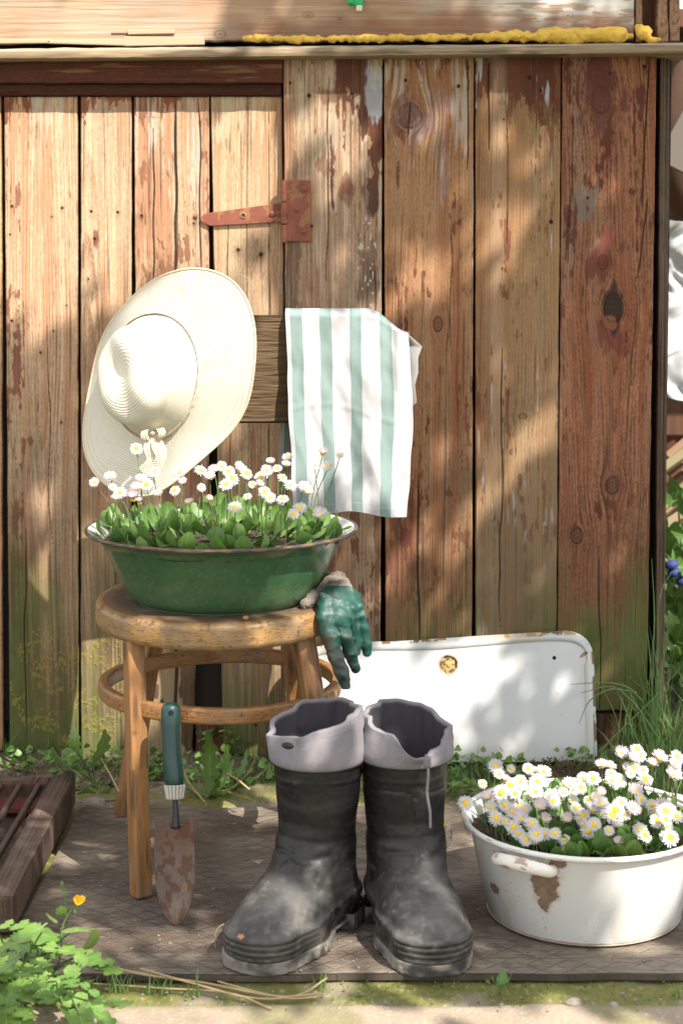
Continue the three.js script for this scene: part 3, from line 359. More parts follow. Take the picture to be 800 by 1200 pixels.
// ───────────── ground, slabs, mat ─────────────
{
  const soil = surface(1024, 1024, (u, v) => { const n = F2(u * 14, v * 14, 211, 5), k = N2(u * 300, v * 300, 212), m = F2(u * 6, v * 6, 213, 4); let c = mix3([0.16, 0.115, 0.075], [0.07, 0.05, 0.033], n); c = mix3(c, [0.32, 0.27, 0.20], S(0.70, 0.85, k) * 0.7); c = mix3(c, [0.06, 0.085, 0.025], S(0.52, 0.66, m) * 0.5); return [...c, 0.6 * n + 0.4 * k]; }, { bump: 0.006, rough: 0.95 });
  const far = surface(512, 512, (u, v) => { const n = F2(u * 20, v * 20, 215, 5); return mix3([0.055, 0.085, 0.025], [0.12, 0.12, 0.05], n); }, { rough: 0.95 }); far.map.repeat.set(30, 30);
  struct('ground', new THREE.PlaneGeometry(160, 160).rotateX(-Math.PI / 2).translate(0, -0.06, 0), far, 'green grassy ground of the yard');
  const g = new THREE.PlaneGeometry(4.4, 3.2, 220, 160).rotateX(-Math.PI / 2).translate(0.6, 0, -4.0), p = g.attributes.position;
  for (let i = 0; i < p.count; i++) { const x = p.getX(i), z = p.getZ(i), bed = S(-2.9, -3.15, z), wall = S(-3.25, -3.42, z); p.setY(i, -0.034 + bed * (0.012 + 0.03 * (F2(x * 7, z * 7, 221, 4) - 0.5) + 0.018 * (N2(x * 38, z * 38, 222) - 0.5)) + 0.012 * wall * S(0, 0.5, x)); }
  g.computeVertexNormals(); const uv = g.attributes.uv; for (let i = 0; i < uv.count; i++) uv.setXY(i, p.getX(i) * 1.1, p.getZ(i) * 1.1);
  struct('soil_bed', g, soil, 'strip of dark soil along the foot of the shed');
  const moss = surface(1024, 256, (u, v) => { const x = u * 2.2, y = v * 0.5, n = F2(x * 30, y * 30, 231, 5), m = F2(x * 11, y * 16, 232, 4), k = N2(x * 330, y * 330, 233); let c = mix3([0.27, 0.23, 0.16], [0.17, 0.14, 0.09], n); c = mix3(c, mix3([0.11, 0.125, 0.02], [0.20, 0.19, 0.045], k), S(0.34, 0.52, m) * 0.9); c = mix3(c, [0.42, 0.36, 0.27], S(0.83, 0.92, k) * 0.6); return [...c, 0.5 * n + 0.5 * k]; }, { bump: 0.004, rough: 0.95 });
  const gp = (w, d, x, z, y, nx, nz, amp, sd) => { const q = new THREE.PlaneGeometry(w, d, nx, nz).rotateX(-Math.PI / 2).translate(x, y, z), pp = q.attributes.position; for (let i = 0; i < pp.count; i++) pp.setY(i, pp.getY(i) + amp * (F2(pp.getX(i) * 25, pp.getZ(i) * 25, sd, 3) - 0.5)); q.computeVertexNormals(); return q; };
  struct('concrete_slab', gp(2.6, 1.2, 0.1, -2.68, -0.014, 260, 120, 0.006, 241), moss, 'mossy concrete under and before the mat');
  const sand = surface(1024, 256, (u, v) => { const x = u * 2.2, y = v * 0.6, n = F2(x * 22, y * 22, 251, 5), k = N2(x * 420, y * 420, 252), m = F2(x * 7, y * 10, 253, 4); let c = mix3([0.36, 0.285, 0.215], [0.25, 0.195, 0.145], n); c = mix3(c, [0.55, 0.46, 0.36], S(0.8, 0.95, k) * 0.6); c = mix3(c, [0.17, 0.165, 0.06], clamp(S(0.50, 0.62, m) * 0.6 + S(0.10, 0.0, v) * 0.7 * S(0.3, 0.5, n))); return [...c, 0.6 * n + 0.4 * k]; }, { bump: 0.003, rough: 0.95 });
  const sl = grid((u, v) => { const x = mix(-1.4, 1.6, u), zf = -2.283 + 0.018 * (F2(x * 7, 3, 261, 4) - 0.5) - 0.010 * x, z = v < 0.06 ? zf : mix(zf + 0.004, -0.6, Math.pow((v - 0.06) / 0.94, 1.6)), y = v < 0.001 ? -0.03 : -0.008 + 0.004 * (F2(x * 30, z * 30, 262, 3) - 0.5) - (v < 0.08 ? 0.004 : 0); return V(x, y, z); }, 260, 60, { uv: (u, v) => [u * 1.3, v] });
  struct('paving_slab', sl, sand, 'pale sandy slab at the front edge');
}
{ // ribbed mat with a diamond relief
  const wdt = 1.30, dep = 0.735, px = 1500, py = 850;
  const m = surface(px, py, (u, v) => {
    const x = u * wdt, y = v * dep, wx = x + 0.004 * (F2(x * 9, y * 9, 271, 2) - 0.5), a = wx / 0.042, b = y / 0.036, d1 = Math.abs(((a + b) % 1 + 1) % 1 - 0.5), d2 = Math.abs(((a - b) % 1 + 1) % 1 - 0.5), groove = 1 - S(0.015, 0.09, Math.min(0.5 - d1, 0.5 - d2));
    const n = F2(x * 16, y * 16, 272, 5), f = N2(x * 40, y * 420, 273), k = N2(x * 500, y * 500, 274), wear = S(0.40, 0.62, F2(x * 5, y * 8, 275, 4));
    let c = mix3([0.105, 0.078, 0.058], [0.230, 0.188, 0.146], wear * 0.8 + 0.6 * (n - 0.5)); c = mix3(c, [0.29, 0.245, 0.20], S(0.6, 0.85, f) * 0.35); const brk = S(0.30, 0.62, F2(x * 30, y * 30, 277, 3)); c = mix3(c, [0.045, 0.034, 0.026], groove * (0.66 - 0.42 * wear) * (0.25 + 0.75 * brk)); c = mix3(c, mix3(c, [0.05, 0.038, 0.03], 0.55), S(0.56, 0.72, N2(x * 46 + 2 * N2(x * 9, y * 9, 278), y * 210, 279)) * 0.7); c = mix3(c, [0.09, 0.065, 0.045], S(0.55, 0.68, F2(x * 9, y * 9, 276, 4)) * 0.5); c = mix3(c, [0.36, 0.31, 0.25], S(0.86, 0.95, k) * 0.5);
    const edge = Math.min(y, wdt - x) ; c = mix3(c, [0.28, 0.23, 0.17], 0.5 * (1 - S(0.005, 0.03, y + 0.015 * n)));
    if (y < 0.004) return [0.03, 0.022, 0.016, 0.4];
    return [...c, clamp(0.65 - 0.55 * groove * (0.4 + 0.6 * brk) + 0.2 * (k - 0.5) + 0.2 * (f - 0.5))];
  }, { bump: 0.0028, rough: 0.72 });
  const x0 = -0.492, z0 = -2.355;
  const g = grid((u, v) => { const x = mix(x0, x0 + wdt, u), z = mix(z0 + 0.004 * (N2(x * 13, 1, 281) - 0.5), z0 - dep - 0.02 * (N2(x * 9, 2, 282) - 0.5), v) - 0.006 * u; return V(x + 0.012 * v * (1 - u) - 0.02 * (1 - u) * (1 - v) * 0, 0.0005 * Math.sin(x * 14), z); }, 90, 50, { thick: 0.009 });
  const mat = tag(mesh('floor_mat', g, m), 'brown rubber mat with a diamond pattern lying before the shed', 'mat');
}

// ───────────── chair ─────────────
const CD = 2.84, CC = W(258, 697, CD), SEAT_Y = CC.y;
const chair = thing('wooden_chair', 'old bentwood chair with round seat and hoop, standing by the shed door', 'chair', V(CC.x, 0, CC.z));
const wv = (p) => p.clone().sub(chair.position);
{
  const grain = (seed, light, dark, sx, sy) => surface(512, 512, (u, v) => { const n = F2(u * 9 * sx, v * 9 * sy, seed, 4), f = N2(u * 60 * sx, v * 60 * sy, seed + 1), f2 = N2(u * 150 * sx, v * 150 * sy, seed + 2), wr = F2(u * 14, v * 14, seed + 5, 4), sp = S(0.72, 0.8, F2(u * 30, v * 30, seed + 3, 3)); let c = mix3(light, dark, clamp(0.25 + 1.5 * (n - 0.45) + 0.8 * (f - 0.5) + 0.6 * (f2 - 0.5))); c = mix3(c, [0.22, 0.16, 0.105], 0.55 * S(0.52, 0.68, wr)); c = mix3(c, [0.07, 0.042, 0.022], sp * 0.6); c = mix3(c, [0.09, 0.05, 0.026], 0.6 * S(0.72, 0.86, f)); return [...c, 0.5 + 0.3 * (f - 0.5) + 0.3 * (f2 - 0.5)]; }, { bump: 0.0006, rough: 0.42, clearcoat: 0.15, clearcoatRoughness: 0.4 });
  const legM = grain(301, [0.32, 0.155, 0.054], [0.155, 0.072, 0.028], 3.2, 0.35), hoopM = grain(311, [0.35, 0.172, 0.06], [0.18, 0.082, 0.03], 0.5, 6), rimM = grain(321, [0.38, 0.225, 0.092], [0.21, 0.112, 0.045], 1.0, 5);
  const topM = surface(700, 700, (u, v) => { const x = u - 0.5, y = v - 0.5, d = Math.hypot(x, y) * 2, n = F2(u * 9, v * 9, 331, 4), f = N2(u * 26, v * 240, 332), w = S(0.80, 0.98, d + 0.12 * (n - 0.5)); let c = mix3([0.135, 0.083, 0.052], [0.065, 0.044, 0.032], clamp(n * 0.9 + 0.5 * (f - 0.5))); c = mix3(c, [0.30, 0.15, 0.06], w * 0.6); c = mix3(c, [0.26, 0.225, 0.19], S(0.6, 0.72, F2(u * 22, v * 22, 333, 4)) * 0.4); return [...c, 0.5 + 0.5 * (f - 0.5) + 0.3 * n]; }, { bump: 0.0008, rough: 0.7 });
  const R = 0.207, seatY = SEAT_Y - 0, TH = 0.044, ZS = 1.10;
  const rimP = [[R - 0.034, -0.003], [R - 0.012, -0.0008], [R - 0.005, -0.001], [R - 0.0012, -0.005], [R, -0.011], [R, -TH + 0.010], [R - 0.003, -TH + 0.003], [R - 0.009, -TH], [R - 0.03, -TH]].map(([x, y]) => new THREE.Vector2(x, y));
  const rg = new THREE.LatheGeometry(rimP.reverse(), 96); { const p = rg.attributes.position, uv = rg.attributes.uv; for (let i = 0; i < p.count; i++) uv.setXY(i, Math.atan2(p.getZ(i), p.getX(i)) * 0.6, p.getY(i) * 3.5 + Math.hypot(p.getX(i), p.getZ(i)) * 3); }
  { // keep the seam of the lathe whole
    const uv = rg.attributes.uv, n = rimP.length; for (let i = 0; i < uv.count; i++) uv.setX(i, Math.floor(i / n) / 96 * 3.2); }
  mesh('seat_rim', rg.scale(1, 1, ZS).translate(0, seatY, 0), rimM, chair);
  const tg = new THREE.CylinderGeometry(R - 0.012, R - 0.012, 0.010, 72).translate(0, seatY - 0.0055, 0); { const p = tg.attributes.position, uv = tg.attributes.uv; for (let i = 0; i < p.count; i++) uv.setXY(i, p.getX(i) / R / 2 + 0.5, p.getZ(i) / R / 2 + 0.5); }
  mesh('seat_panel', tg.scale(1, 1, ZS), topM, chair);
  const ts = seatY - TH + 0.004, legs = [[[-0.128, 0.150], [-0.114, 0.192], 0.030, 0.55], [[-0.118, -0.150], [-0.192, -0.205], 0.032, 0.5], [[0.142, 0.110], [0.205, 0.150], 0.033, 0.35], [[0.112, -0.140], [0.135, -0.200], 0.032, 0.2]];
  for (const [a, b, w, turn] of legs) mesh('leg', bar(V(b[0], 0.0, b[1]), V(a[0], ts, a[1]), w, w, turn, 0.98, 0.006), legM, chair);
  // bentwood hoop round the legs
  const HY = W(258, 801, CD).y, hr = 0.196, hz = 0.200;
  mesh('hoop', grid((u, v) => { const a = u * 2 * Math.PI, q = v * 2 * Math.PI, cx = Math.cos(q), cy = Math.sin(q), e = (t) => Math.sign(t) * Math.pow(Math.abs(t), 0.45), r = e(cx) * 0.0085, y = e(cy) * 0.0132; return V(Math.cos(a) * (hr + r), HY + y + 0.002 * Math.sin(a * 2), -Math.sin(a) * (hz + r)); }, 96, 20, { closed: true, uv: (u, v) => [u * 5, v * 0.3] }), hoopM, chair);
  // curved backrest on two posts
  const old = wood({ w: 0.5, h: 0.2, seed: 341, light: [0.165, 0.108, 0.058], dark: [0.075, 0.047, 0.026], cath: { c: 0.25, k: 1, y0: 0.2 }, ring: 0.009, tint: (s) => { const f = N2(s.x * 14, s.y * 300, 343), f2 = N2(s.x * 40, s.y * 800, 344); s.col = mix3([0.165, 0.108, 0.06], [0.075, 0.046, 0.026], clamp(f * 0.6 + f2 * 0.4)); s.ht = 0.5 * f + 0.5 * f2; } });
  const BD = 3.145, bl = W(188, 432, BD), br = W(436, 432, BD), yt = W(290, 369.5, BD).y, yb = W(290, 496, BD).y;
  const rail = grid((u, v) => { const q = v * 4, k = Math.floor(q), t = q - k, x = mix(bl.x, br.x, u), bow = -0.020 * (1 - Math.pow(u * 2 - 1, 2)) + 0.012, zf = bow + 0.009, zb = bow - 0.009; const e = 0.004; const pr = [[yb + e, zf], [yt - e, zf], [yt, zf - e], [yt, zb + e], [yt - e, zb], [yb + e, zb], [yb, zb + e], [yb, zf - e], [yb + e, zf]]; const i = Math.round(v * 8), [y, z] = pr[i]; return V(x, y, -BD + z); }, 40, 8, { uv: (u, v) => [u, v * 8 <= 1 ? v * 8 : v * 1.3] });
  const ends = [bl.x, br.x].map((x) => box(x, (yt + yb) / 2, -BD + 0.012, 0.004, yt - yb - 0.002, 0.0175, 0.001));
  mesh('backrest', rail.translate(-chair.position.x, 0, -chair.position.z), old, chair);
  for (const g of ends) mesh('backrest_end', into(boxUV(g), chair), old, chair);
  for (const [x0, x1] of [[196, 196], [366, 362]]) { const a = W(x0, 432, BD + 0.02), b = W(x1, 668, 3.112); mesh('back_post', tube([wv(V(b.x, SEAT_Y - 0.03, b.z)), wv(V(mix(b.x, a.x, 0.5), 0.60, -3.165)), wv(V(a.x, yt - 0.02, -BD - 0.024))], 0.0125, 20, 12), legM, chair); }
}

// ───────────── enamelled things ─────────────
// green basin
const BAS = W(260, 617, 2.82), bw = thing('enamel_basin', 'green enamel wash basin planted with daisies, standing on the chair seat', 'basin', V(BAS.x, SEAT_Y - 0.001, BAS.z));
bw.scale.set(1.025, 1, 1.025);
const BH = BAS.y - SEAT_Y + 0.001, SOIL_Y = SEAT_Y + BH - 0.014;
{
  const shellM = surface(1200, 256, (u, v) => { const x = u * 1.3, y = v * 0.16, n = F2(x * 8, y * 8, 401, 4), k = N2(x * 420, y * 420, 402), k2 = N2(x * 150, y * 150, 403), low = S(0.55, 0.05, v); let c = mix3([0.036, 0.098, 0.042], [0.052, 0.124, 0.056], n); c = mix3(c, [0.17, 0.24, 0.13], S(0.80 - 0.15 * low, 0.93, k) * (0.25 + 0.5 * low)); c = mix3(c, [0.18, 0.19, 0.11], S(0.52, 0.72, F2(x * 16, y * 22, 404, 4)) * 0.45 * low); c = mix3(c, [0.03, 0.055, 0.025], S(0.86, 0.93, k2) * 0.5); return [...c, 0.5, 0.22 + 0.3 * low + 0.3 * S(0.7, 0.9, k)]; }, { rough: 'map', clearcoat: 0.25, clearcoatRoughness: 0.28 });
  const prof = [[0, 0.0], [0.125, 0.0], [0.140, 0.003], [0.150, 0.010], [0.158, 0.022], [0.168, 0.043], [0.178, 0.065], [0.187, 0.085], [0.194, 0.098], [0.202, 0.107], [0.210, 0.1125], [0.2175, BH - 0.0025]];
  const lg = (pts, n = 96) => new THREE.LatheGeometry(pts.map(([x, y]) => new THREE.Vector2(x, y)), n);
  const curve = new THREE.SplineCurve(prof.map(([x, y]) => new THREE.Vector2(x, y))); const fine = curve.getPoints(60).map((q) => [Math.max(q.x, 0), Math.max(q.y, 0)]);
  const sh = mesh('bowl', lg(fine), shellM, bw);
  const white = surface(512, 128, (u, v) => { const n = F2(u * 40, v * 6, 411, 4), k = N2(u * 300, v * 60, 412); return mix3(mix3([0.72, 0.71, 0.67], [0.52, 0.50, 0.45], n * 0.6), [0.12, 0.08, 0.05], S(0.86, 0.92, k) * 0.6); }, { rough: 0.25, clearcoat: 0.5 });
  mesh('inner_wall', lg(fine.slice(20).map(([x, y]) => [x - 0.0016, y + 0.0022])), white, bw);
  const bead = surface(512, 32, (u, v) => mix3([0.055, 0.05, 0.048], [0.17, 0.09, 0.05], S(0.5, 0.65, F2(u * 60, v * 4, 413, 3))), { rough: 0.5 });
  mesh('rolled_rim', new THREE.TorusGeometry(0.2185, 0.0031, 10, 110).rotateX(Math.PI / 2).translate(0, BH - 0.002, 0), bead, bw);
}
// white basin
const WB = W(684, 955, 2.597), wbn = thing('white_basin', 'white enamel basin with chipped patches and side handles, full of daisies', 'basin', V(WB.x, 0.0035, WB.z));
const WBH = WB.y, W_SOIL = WB.y - 0.014;
{
  const RB = 0.150, RT = 0.183;
  const m = surface(1600, 300, (u, v) => {
    const x = u * 1.05, y = v * 0.16, n = F2(x * 10, y * 10, 421, 4), k = N2(x * 260, y * 260, 422); let c = mix3([0.64, 0.645, 0.635], [0.55, 0.545, 0.52], n * 0.8); let rough = 0.22, h = 0.6;
    const st = F2(x * 34, y * 9, 423, 4); c = mix3(c, [0.45, 0.40, 0.32], 0.4 * S(0.56, 0.70, st) * S(0.55, 0.05, v)); c = mix3(c, [0.30, 0.25, 0.18], 0.55 * S(0.85, 0.93, k) * S(0.4, 0.62, F2(x * 9, y * 9, 424, 3)));
    const dst = (px, py, rx, ry, s) => Math.hypot((u - px) / rx, (v - py) / ry) + 1.15 * (F2(x * 75, y * 75, s, 3) - 0.5);
    for (const [px, py, rx, ry, s] of [[0.925, 0.60, 0.020, 0.21, 425], [0.919, 0.44, 0.008, 0.13, 426], [0.943, 0.90, 0.012, 0.07, 427], [0.862, 0.84, 0.02, 0.05, 428], [0.825, 0.4, 0.010, 0.06, 430]]) { const d = dst(px, py, rx, ry, s), mm = 1 - S(0.86, 0.96, d); c = mix3(c, [0.40, 0.25, 0.14], 0.5 * (1 - S(0.9, 1.25, d))); c = mix3(c, mix3([0.235, 0.165, 0.115], [0.16, 0.10, 0.065], N2(x * 120, y * 120, 431)), mm); rough = mix(rough, 0.85, mm); h -= 0.3 * mm; }
    c = mix3(c, [0.33, 0.25, 0.16], 0.8 * (1 - S(0.004, 0.03, v + 0.02 * (n - 0.5)))); return [...c, h, rough];
  }, { bump: 0.0012, rough: 'map', clearcoat: 0.35, clearcoatRoughness: 0.2 });
  const H = WBH - 0.0035, prof = [[0, 0], [RB - 0.012, 0], [RB - 0.004, 0.002], [RB, 0.008], [RB + 0.012, 0.055], [RB + 0.022, 0.105], [RT - 0.003, H - 0.012], [RT + 0.001, H - 0.007]];
  const fine = new THREE.SplineCurve(prof.map(([x, y]) => new THREE.Vector2(x, y))).getPoints(50).map((q) => new THREE.Vector2(Math.max(0, q.x), Math.max(0, q.y)));
  const g = new THREE.LatheGeometry(fine, 110); { const p = g.attributes.position, uv = g.attributes.uv; for (let i = 0; i < p.count; i++) uv.setY(i, p.getY(i) / H); }
  mesh('bowl', g, m, wbn);
  const wm = surface(256, 64, (u, v) => mix3([0.74, 0.73, 0.70], [0.40, 0.30, 0.20], 0.85 * S(0.60, 0.72, F2(u * 50, v * 5, 435, 4))), { rough: 0.28, clearcoat: 0.3 });
  mesh('inner_wall', new THREE.LatheGeometry(fine.slice(14).map((q) => new THREE.Vector2(q.x - 0.002, q.y + 0.001)), 96), plain(0.70, 0.70, 0.68, 0.3), wbn);
  mesh('rolled_rim', new THREE.TorusGeometry(RT + 0.003, 0.0042, 12, 120).rotateX(Math.PI / 2).translate(0, H - 0.004, 0), wm, wbn);
  // side handles: bent enamelled tubes
  const hM = surface(256, 128, (u, v) => { const n = F2(u * 6, v * 9, 437, 4); return mix3([0.76, 0.73, 0.67], [0.34, 0.22, 0.13], 0.85 * Math.max(S(0.60, 0.70, n), S(0.9, 1, Math.abs(v * 2 - 1) + 0.15 * n))); }, { rough: 0.35, clearcoat: 0.2 });
  for (const side of [1, -1]) {
    const a0 = side > 0 ? 2.20 : -0.55, pts = []; // angle measured in plan, +z towards the viewer
    const hold = (a, r, y) => V(Math.cos(a) * r, y, Math.sin(a) * r);
    for (const [da, r, y] of [[-0.235, RT - 0.006, H - 0.026], [-0.23, RT + 0.009, H - 0.024], [-0.18, RT + 0.019, H - 0.019], [-0.09, RT + 0.024, H - 0.016], [0.09, RT + 0.024, H - 0.016], [0.18, RT + 0.019, H - 0.019], [0.23, RT + 0.009, H - 0.024], [0.235, RT - 0.006, H - 0.026]]) pts.push(hold(a0 + da, r, y));
    mesh('handle', tube(pts, (t) => 0.0080 + 0.0020 * Math.sin(Math.PI * t), 36, 14), hM, wbn);
  }
}
// white enamel sheet leaning on the wall
{
  const bl = W(336, 893, 3.375), br = W(700, 895, 3.36), tl = W(336, 754, 3.438), tr = W(697, 735, 3.438), c = thing('enamel_sheet', 'white enamel sheet with a round hole, leaning on the shed behind the boots', 'enamel sheet', V((bl.x + br.x) / 2, 0, (bl.z + br.z) / 2));
  const w = br.x - bl.x, h = tr.y - br.y, hl = tl.y - bl.y, Rr = 0.052, sh = new THREE.Shape(), y0 = 0;
  sh.moveTo(0.01, 0); sh.lineTo(w - 0.004, 0); sh.quadraticCurveTo(w, 0, w, 0.004); sh.lineTo(w - 0.001, h - Rr * 1.15); sh.bezierCurveTo(w - 0.001, h - Rr * 0.35, w - Rr * 0.5, h, w - Rr * 1.2, h); sh.lineTo(Rr, hl); sh.bezierCurveTo(Rr * 0.4, hl, 0, hl - Rr * 0.4, 0, hl - Rr); sh.lineTo(0, 0.01);
  const uvp = (x, y) => [(x - 336) / 364 * w, (893 - y) / 158 * h];
  const hole = new THREE.Path(), hp = uvp(527, 776); for (let k = 0; k <= 28; k++) { const a = -k / 28 * 2 * Math.PI, r = 0.0185 + 0.0022 * (N2(k * 0.7 % 19, 3, 441) - 0.5); const X = hp[0] + Math.cos(a) * r * 1.02, Y = hp[1] + Math.sin(a) * r; k ? hole.lineTo(X, Y) : hole.moveTo(X, Y); } sh.holes.push(hole);
  const h2 = new THREE.Path(), hp2 = uvp(653, 768); h2.absarc(hp2[0], hp2[1], 0.0048, 0, 2 * Math.PI, true); sh.holes.push(h2);
  const m = surface(1300, 560, (u, v) => {
    const x = u * 0.66, y = v * 0.29, n = F2(x * 7, y * 7, 451, 4), k = N2(x * 150, y * 150, 452); let col = mix3([0.53, 0.55, 0.565], [0.47, 0.475, 0.47], n); let rough = 0.16, ht = 0.6;
    const near = (a, r) => Math.hypot(x - a[0], y - a[1]) < r; 
    const spec = S(0.965, 0.985, k) * S(0.5, 0.6, F2(x * 12, y * 12, 459, 3)); col = mix3(col, [0.22, 0.18, 0.14], spec * 0.8); col = mix3(col, [0.55, 0.51, 0.45], 0.25 * S(0.5, 0.7, F2(x * 30, y * 4, 453, 3)) * S(0.4, 0.0, v));
    const hd = Math.hypot(x - hp[0], y - hp[1]) + 0.003 * (N2(x * 300, y * 300, 454) - 0.5); col = mix3(col, [0.30, 0.17, 0.07], 0.8 * (1 - S(0.0195, 0.0225, hd)));
    const ed = Math.min(mix(hl, h, x / w) - y, w - x), chip = S(0.55, 0.62, F2(x * 60, y * 60, 455, 3)) * (1 - S(0.003, 0.007, ed)); col = mix3(col, [0.16, 0.085, 0.045], chip); const ru = Math.exp(-Math.max(0, ed - 0.002) / 0.008) * S(0.55, 0.68, N2(x * 26, 2, 456)); col = mix3(col, [0.50, 0.34, 0.16], 0.55 * ru); rough = mix(rough, 0.8, chip);
    const q = uvp(688, 764), cd = Math.hypot((x - q[0]) * 0.8 + (y - q[1]) * -0.5, (y - q[1]) + (x - q[0]) * -0.3); col = mix3(col, [0.15, 0.07, 0.03], 1 - S(0.004, 0.0055, cd)); col = mix3(col, [0.52, 0.40, 0.25], 0.5 * (1 - S(0.004, 0.014, Math.abs(x - q[0] - 0.002))) * S(0, 0.16, y) * (y < q[1] ? 1 : 0) * N2(x * 500, y * 20, 457));
    // faint maker's stamp: a small oval ring under a short stroke and a dot
    const s = uvp(533, 803), sx = x - s[0], sy = y - s[1], oval = Math.abs(Math.hypot(sx, sy * 0.85) - 0.0055) < 0.0011 || (Math.hypot(sx, sy) < 0.0018), bar1 = Math.abs(sy - 0.0135) < 0.0009 && Math.abs(sx) < 0.005, bar2 = Math.abs(sx + 0.002) < 0.0009 && Math.abs(sy - 0.0165) < 0.004, dot = Math.hypot(sx - 0.001, sy - 0.027) < 0.0024; if ((oval || bar1 || bar2 || dot) && N2(x * 600, y * 600, 458) > 0.28) col = mix3(col, [0.33, 0.36, 0.40], 0.7);
    return [...col, ht, rough];
  }, { rough: 'map', clearcoat: 0.6, clearcoatRoughness: 0.08 });
  const g = new THREE.ExtrudeGeometry(sh, { depth: 0.003, bevelThickness: 0.0012, bevelSize: 0.0012, bevelSegments: 2, curveSegments: 20 }), uv = g.attributes.uv, p = g.attributes.position; for (let i = 0; i < p.count; i++) uv.setXY(i, p.getX(i) / 0.66, p.getY(i) / 0.29);
  const up = tl.clone().add(tr).sub(bl).sub(br).normalize(), tilt = Math.asin((-up.z)), place = (q) => q.rotateX(-tilt).translate(bl.x, br.y, bl.z).translate(-c.position.x, 0, -c.position.z);
  mesh('panel', place(g), m, c);
  const plug = new THREE.SphereGeometry(0.021, 30, 20), pq = plug.attributes.position; for (let i = 0; i < pq.count; i++) { const x = pq.getX(i), y = pq.getY(i), k = 0.85 + 0.4 * F3(x * 130 + 3, y * 130, pq.getZ(i) * 130, 461, 3); pq.setXYZ(i, x * k, y * k, pq.getZ(i) * k * 0.35); } plug.computeVertexNormals(); plug.translate(hp[0], hp[1], -0.006);
  mesh('hole_plug', place(plug), surface(128, 128, (u, v) => mix3([0.40, 0.29, 0.11], [0.09, 0.06, 0.03], S(0.35, 0.65, F2(u * 26, v * 14, 463, 4))), { rough: 0.9 }), c);
  // turned edge: a low rounded bead just inside the outline
  const pts = []; { const ins = 0.012; pts.push(V(w - ins, 0.004, 0.003), V(w - ins, h * 0.4, 0.003), V(w - ins, h - Rr * 1.2, 0.003), V(w - ins - Rr * 0.12, h - Rr * 0.62 , 0.003), V(w - ins - Rr * 0.42, h - ins - Rr * 0.12, 0.003), V(w - Rr * 1.3, h - ins, 0.003), V(w * 0.5, mix(hl, h, 0.5) - ins, 0.003), V(Rr, hl - ins, 0.003), V(ins, hl - Rr, 0.003), V(ins, 0.005, 0.003)); }
  const e = tube(pts, 0.0095, 140, 12); { const q = e.attributes.position, u = e.attributes.uv; for (let i = 0; i < q.count; i++) { q.setZ(i, 0.0035 + (q.getZ(i) - 0.003) * 0.55); u.setXY(i, q.getX(i) / 0.66, q.getY(i) / 0.29); } e.computeVertexNormals(); }
  mesh('turned_edge', place(e), m, c);
}

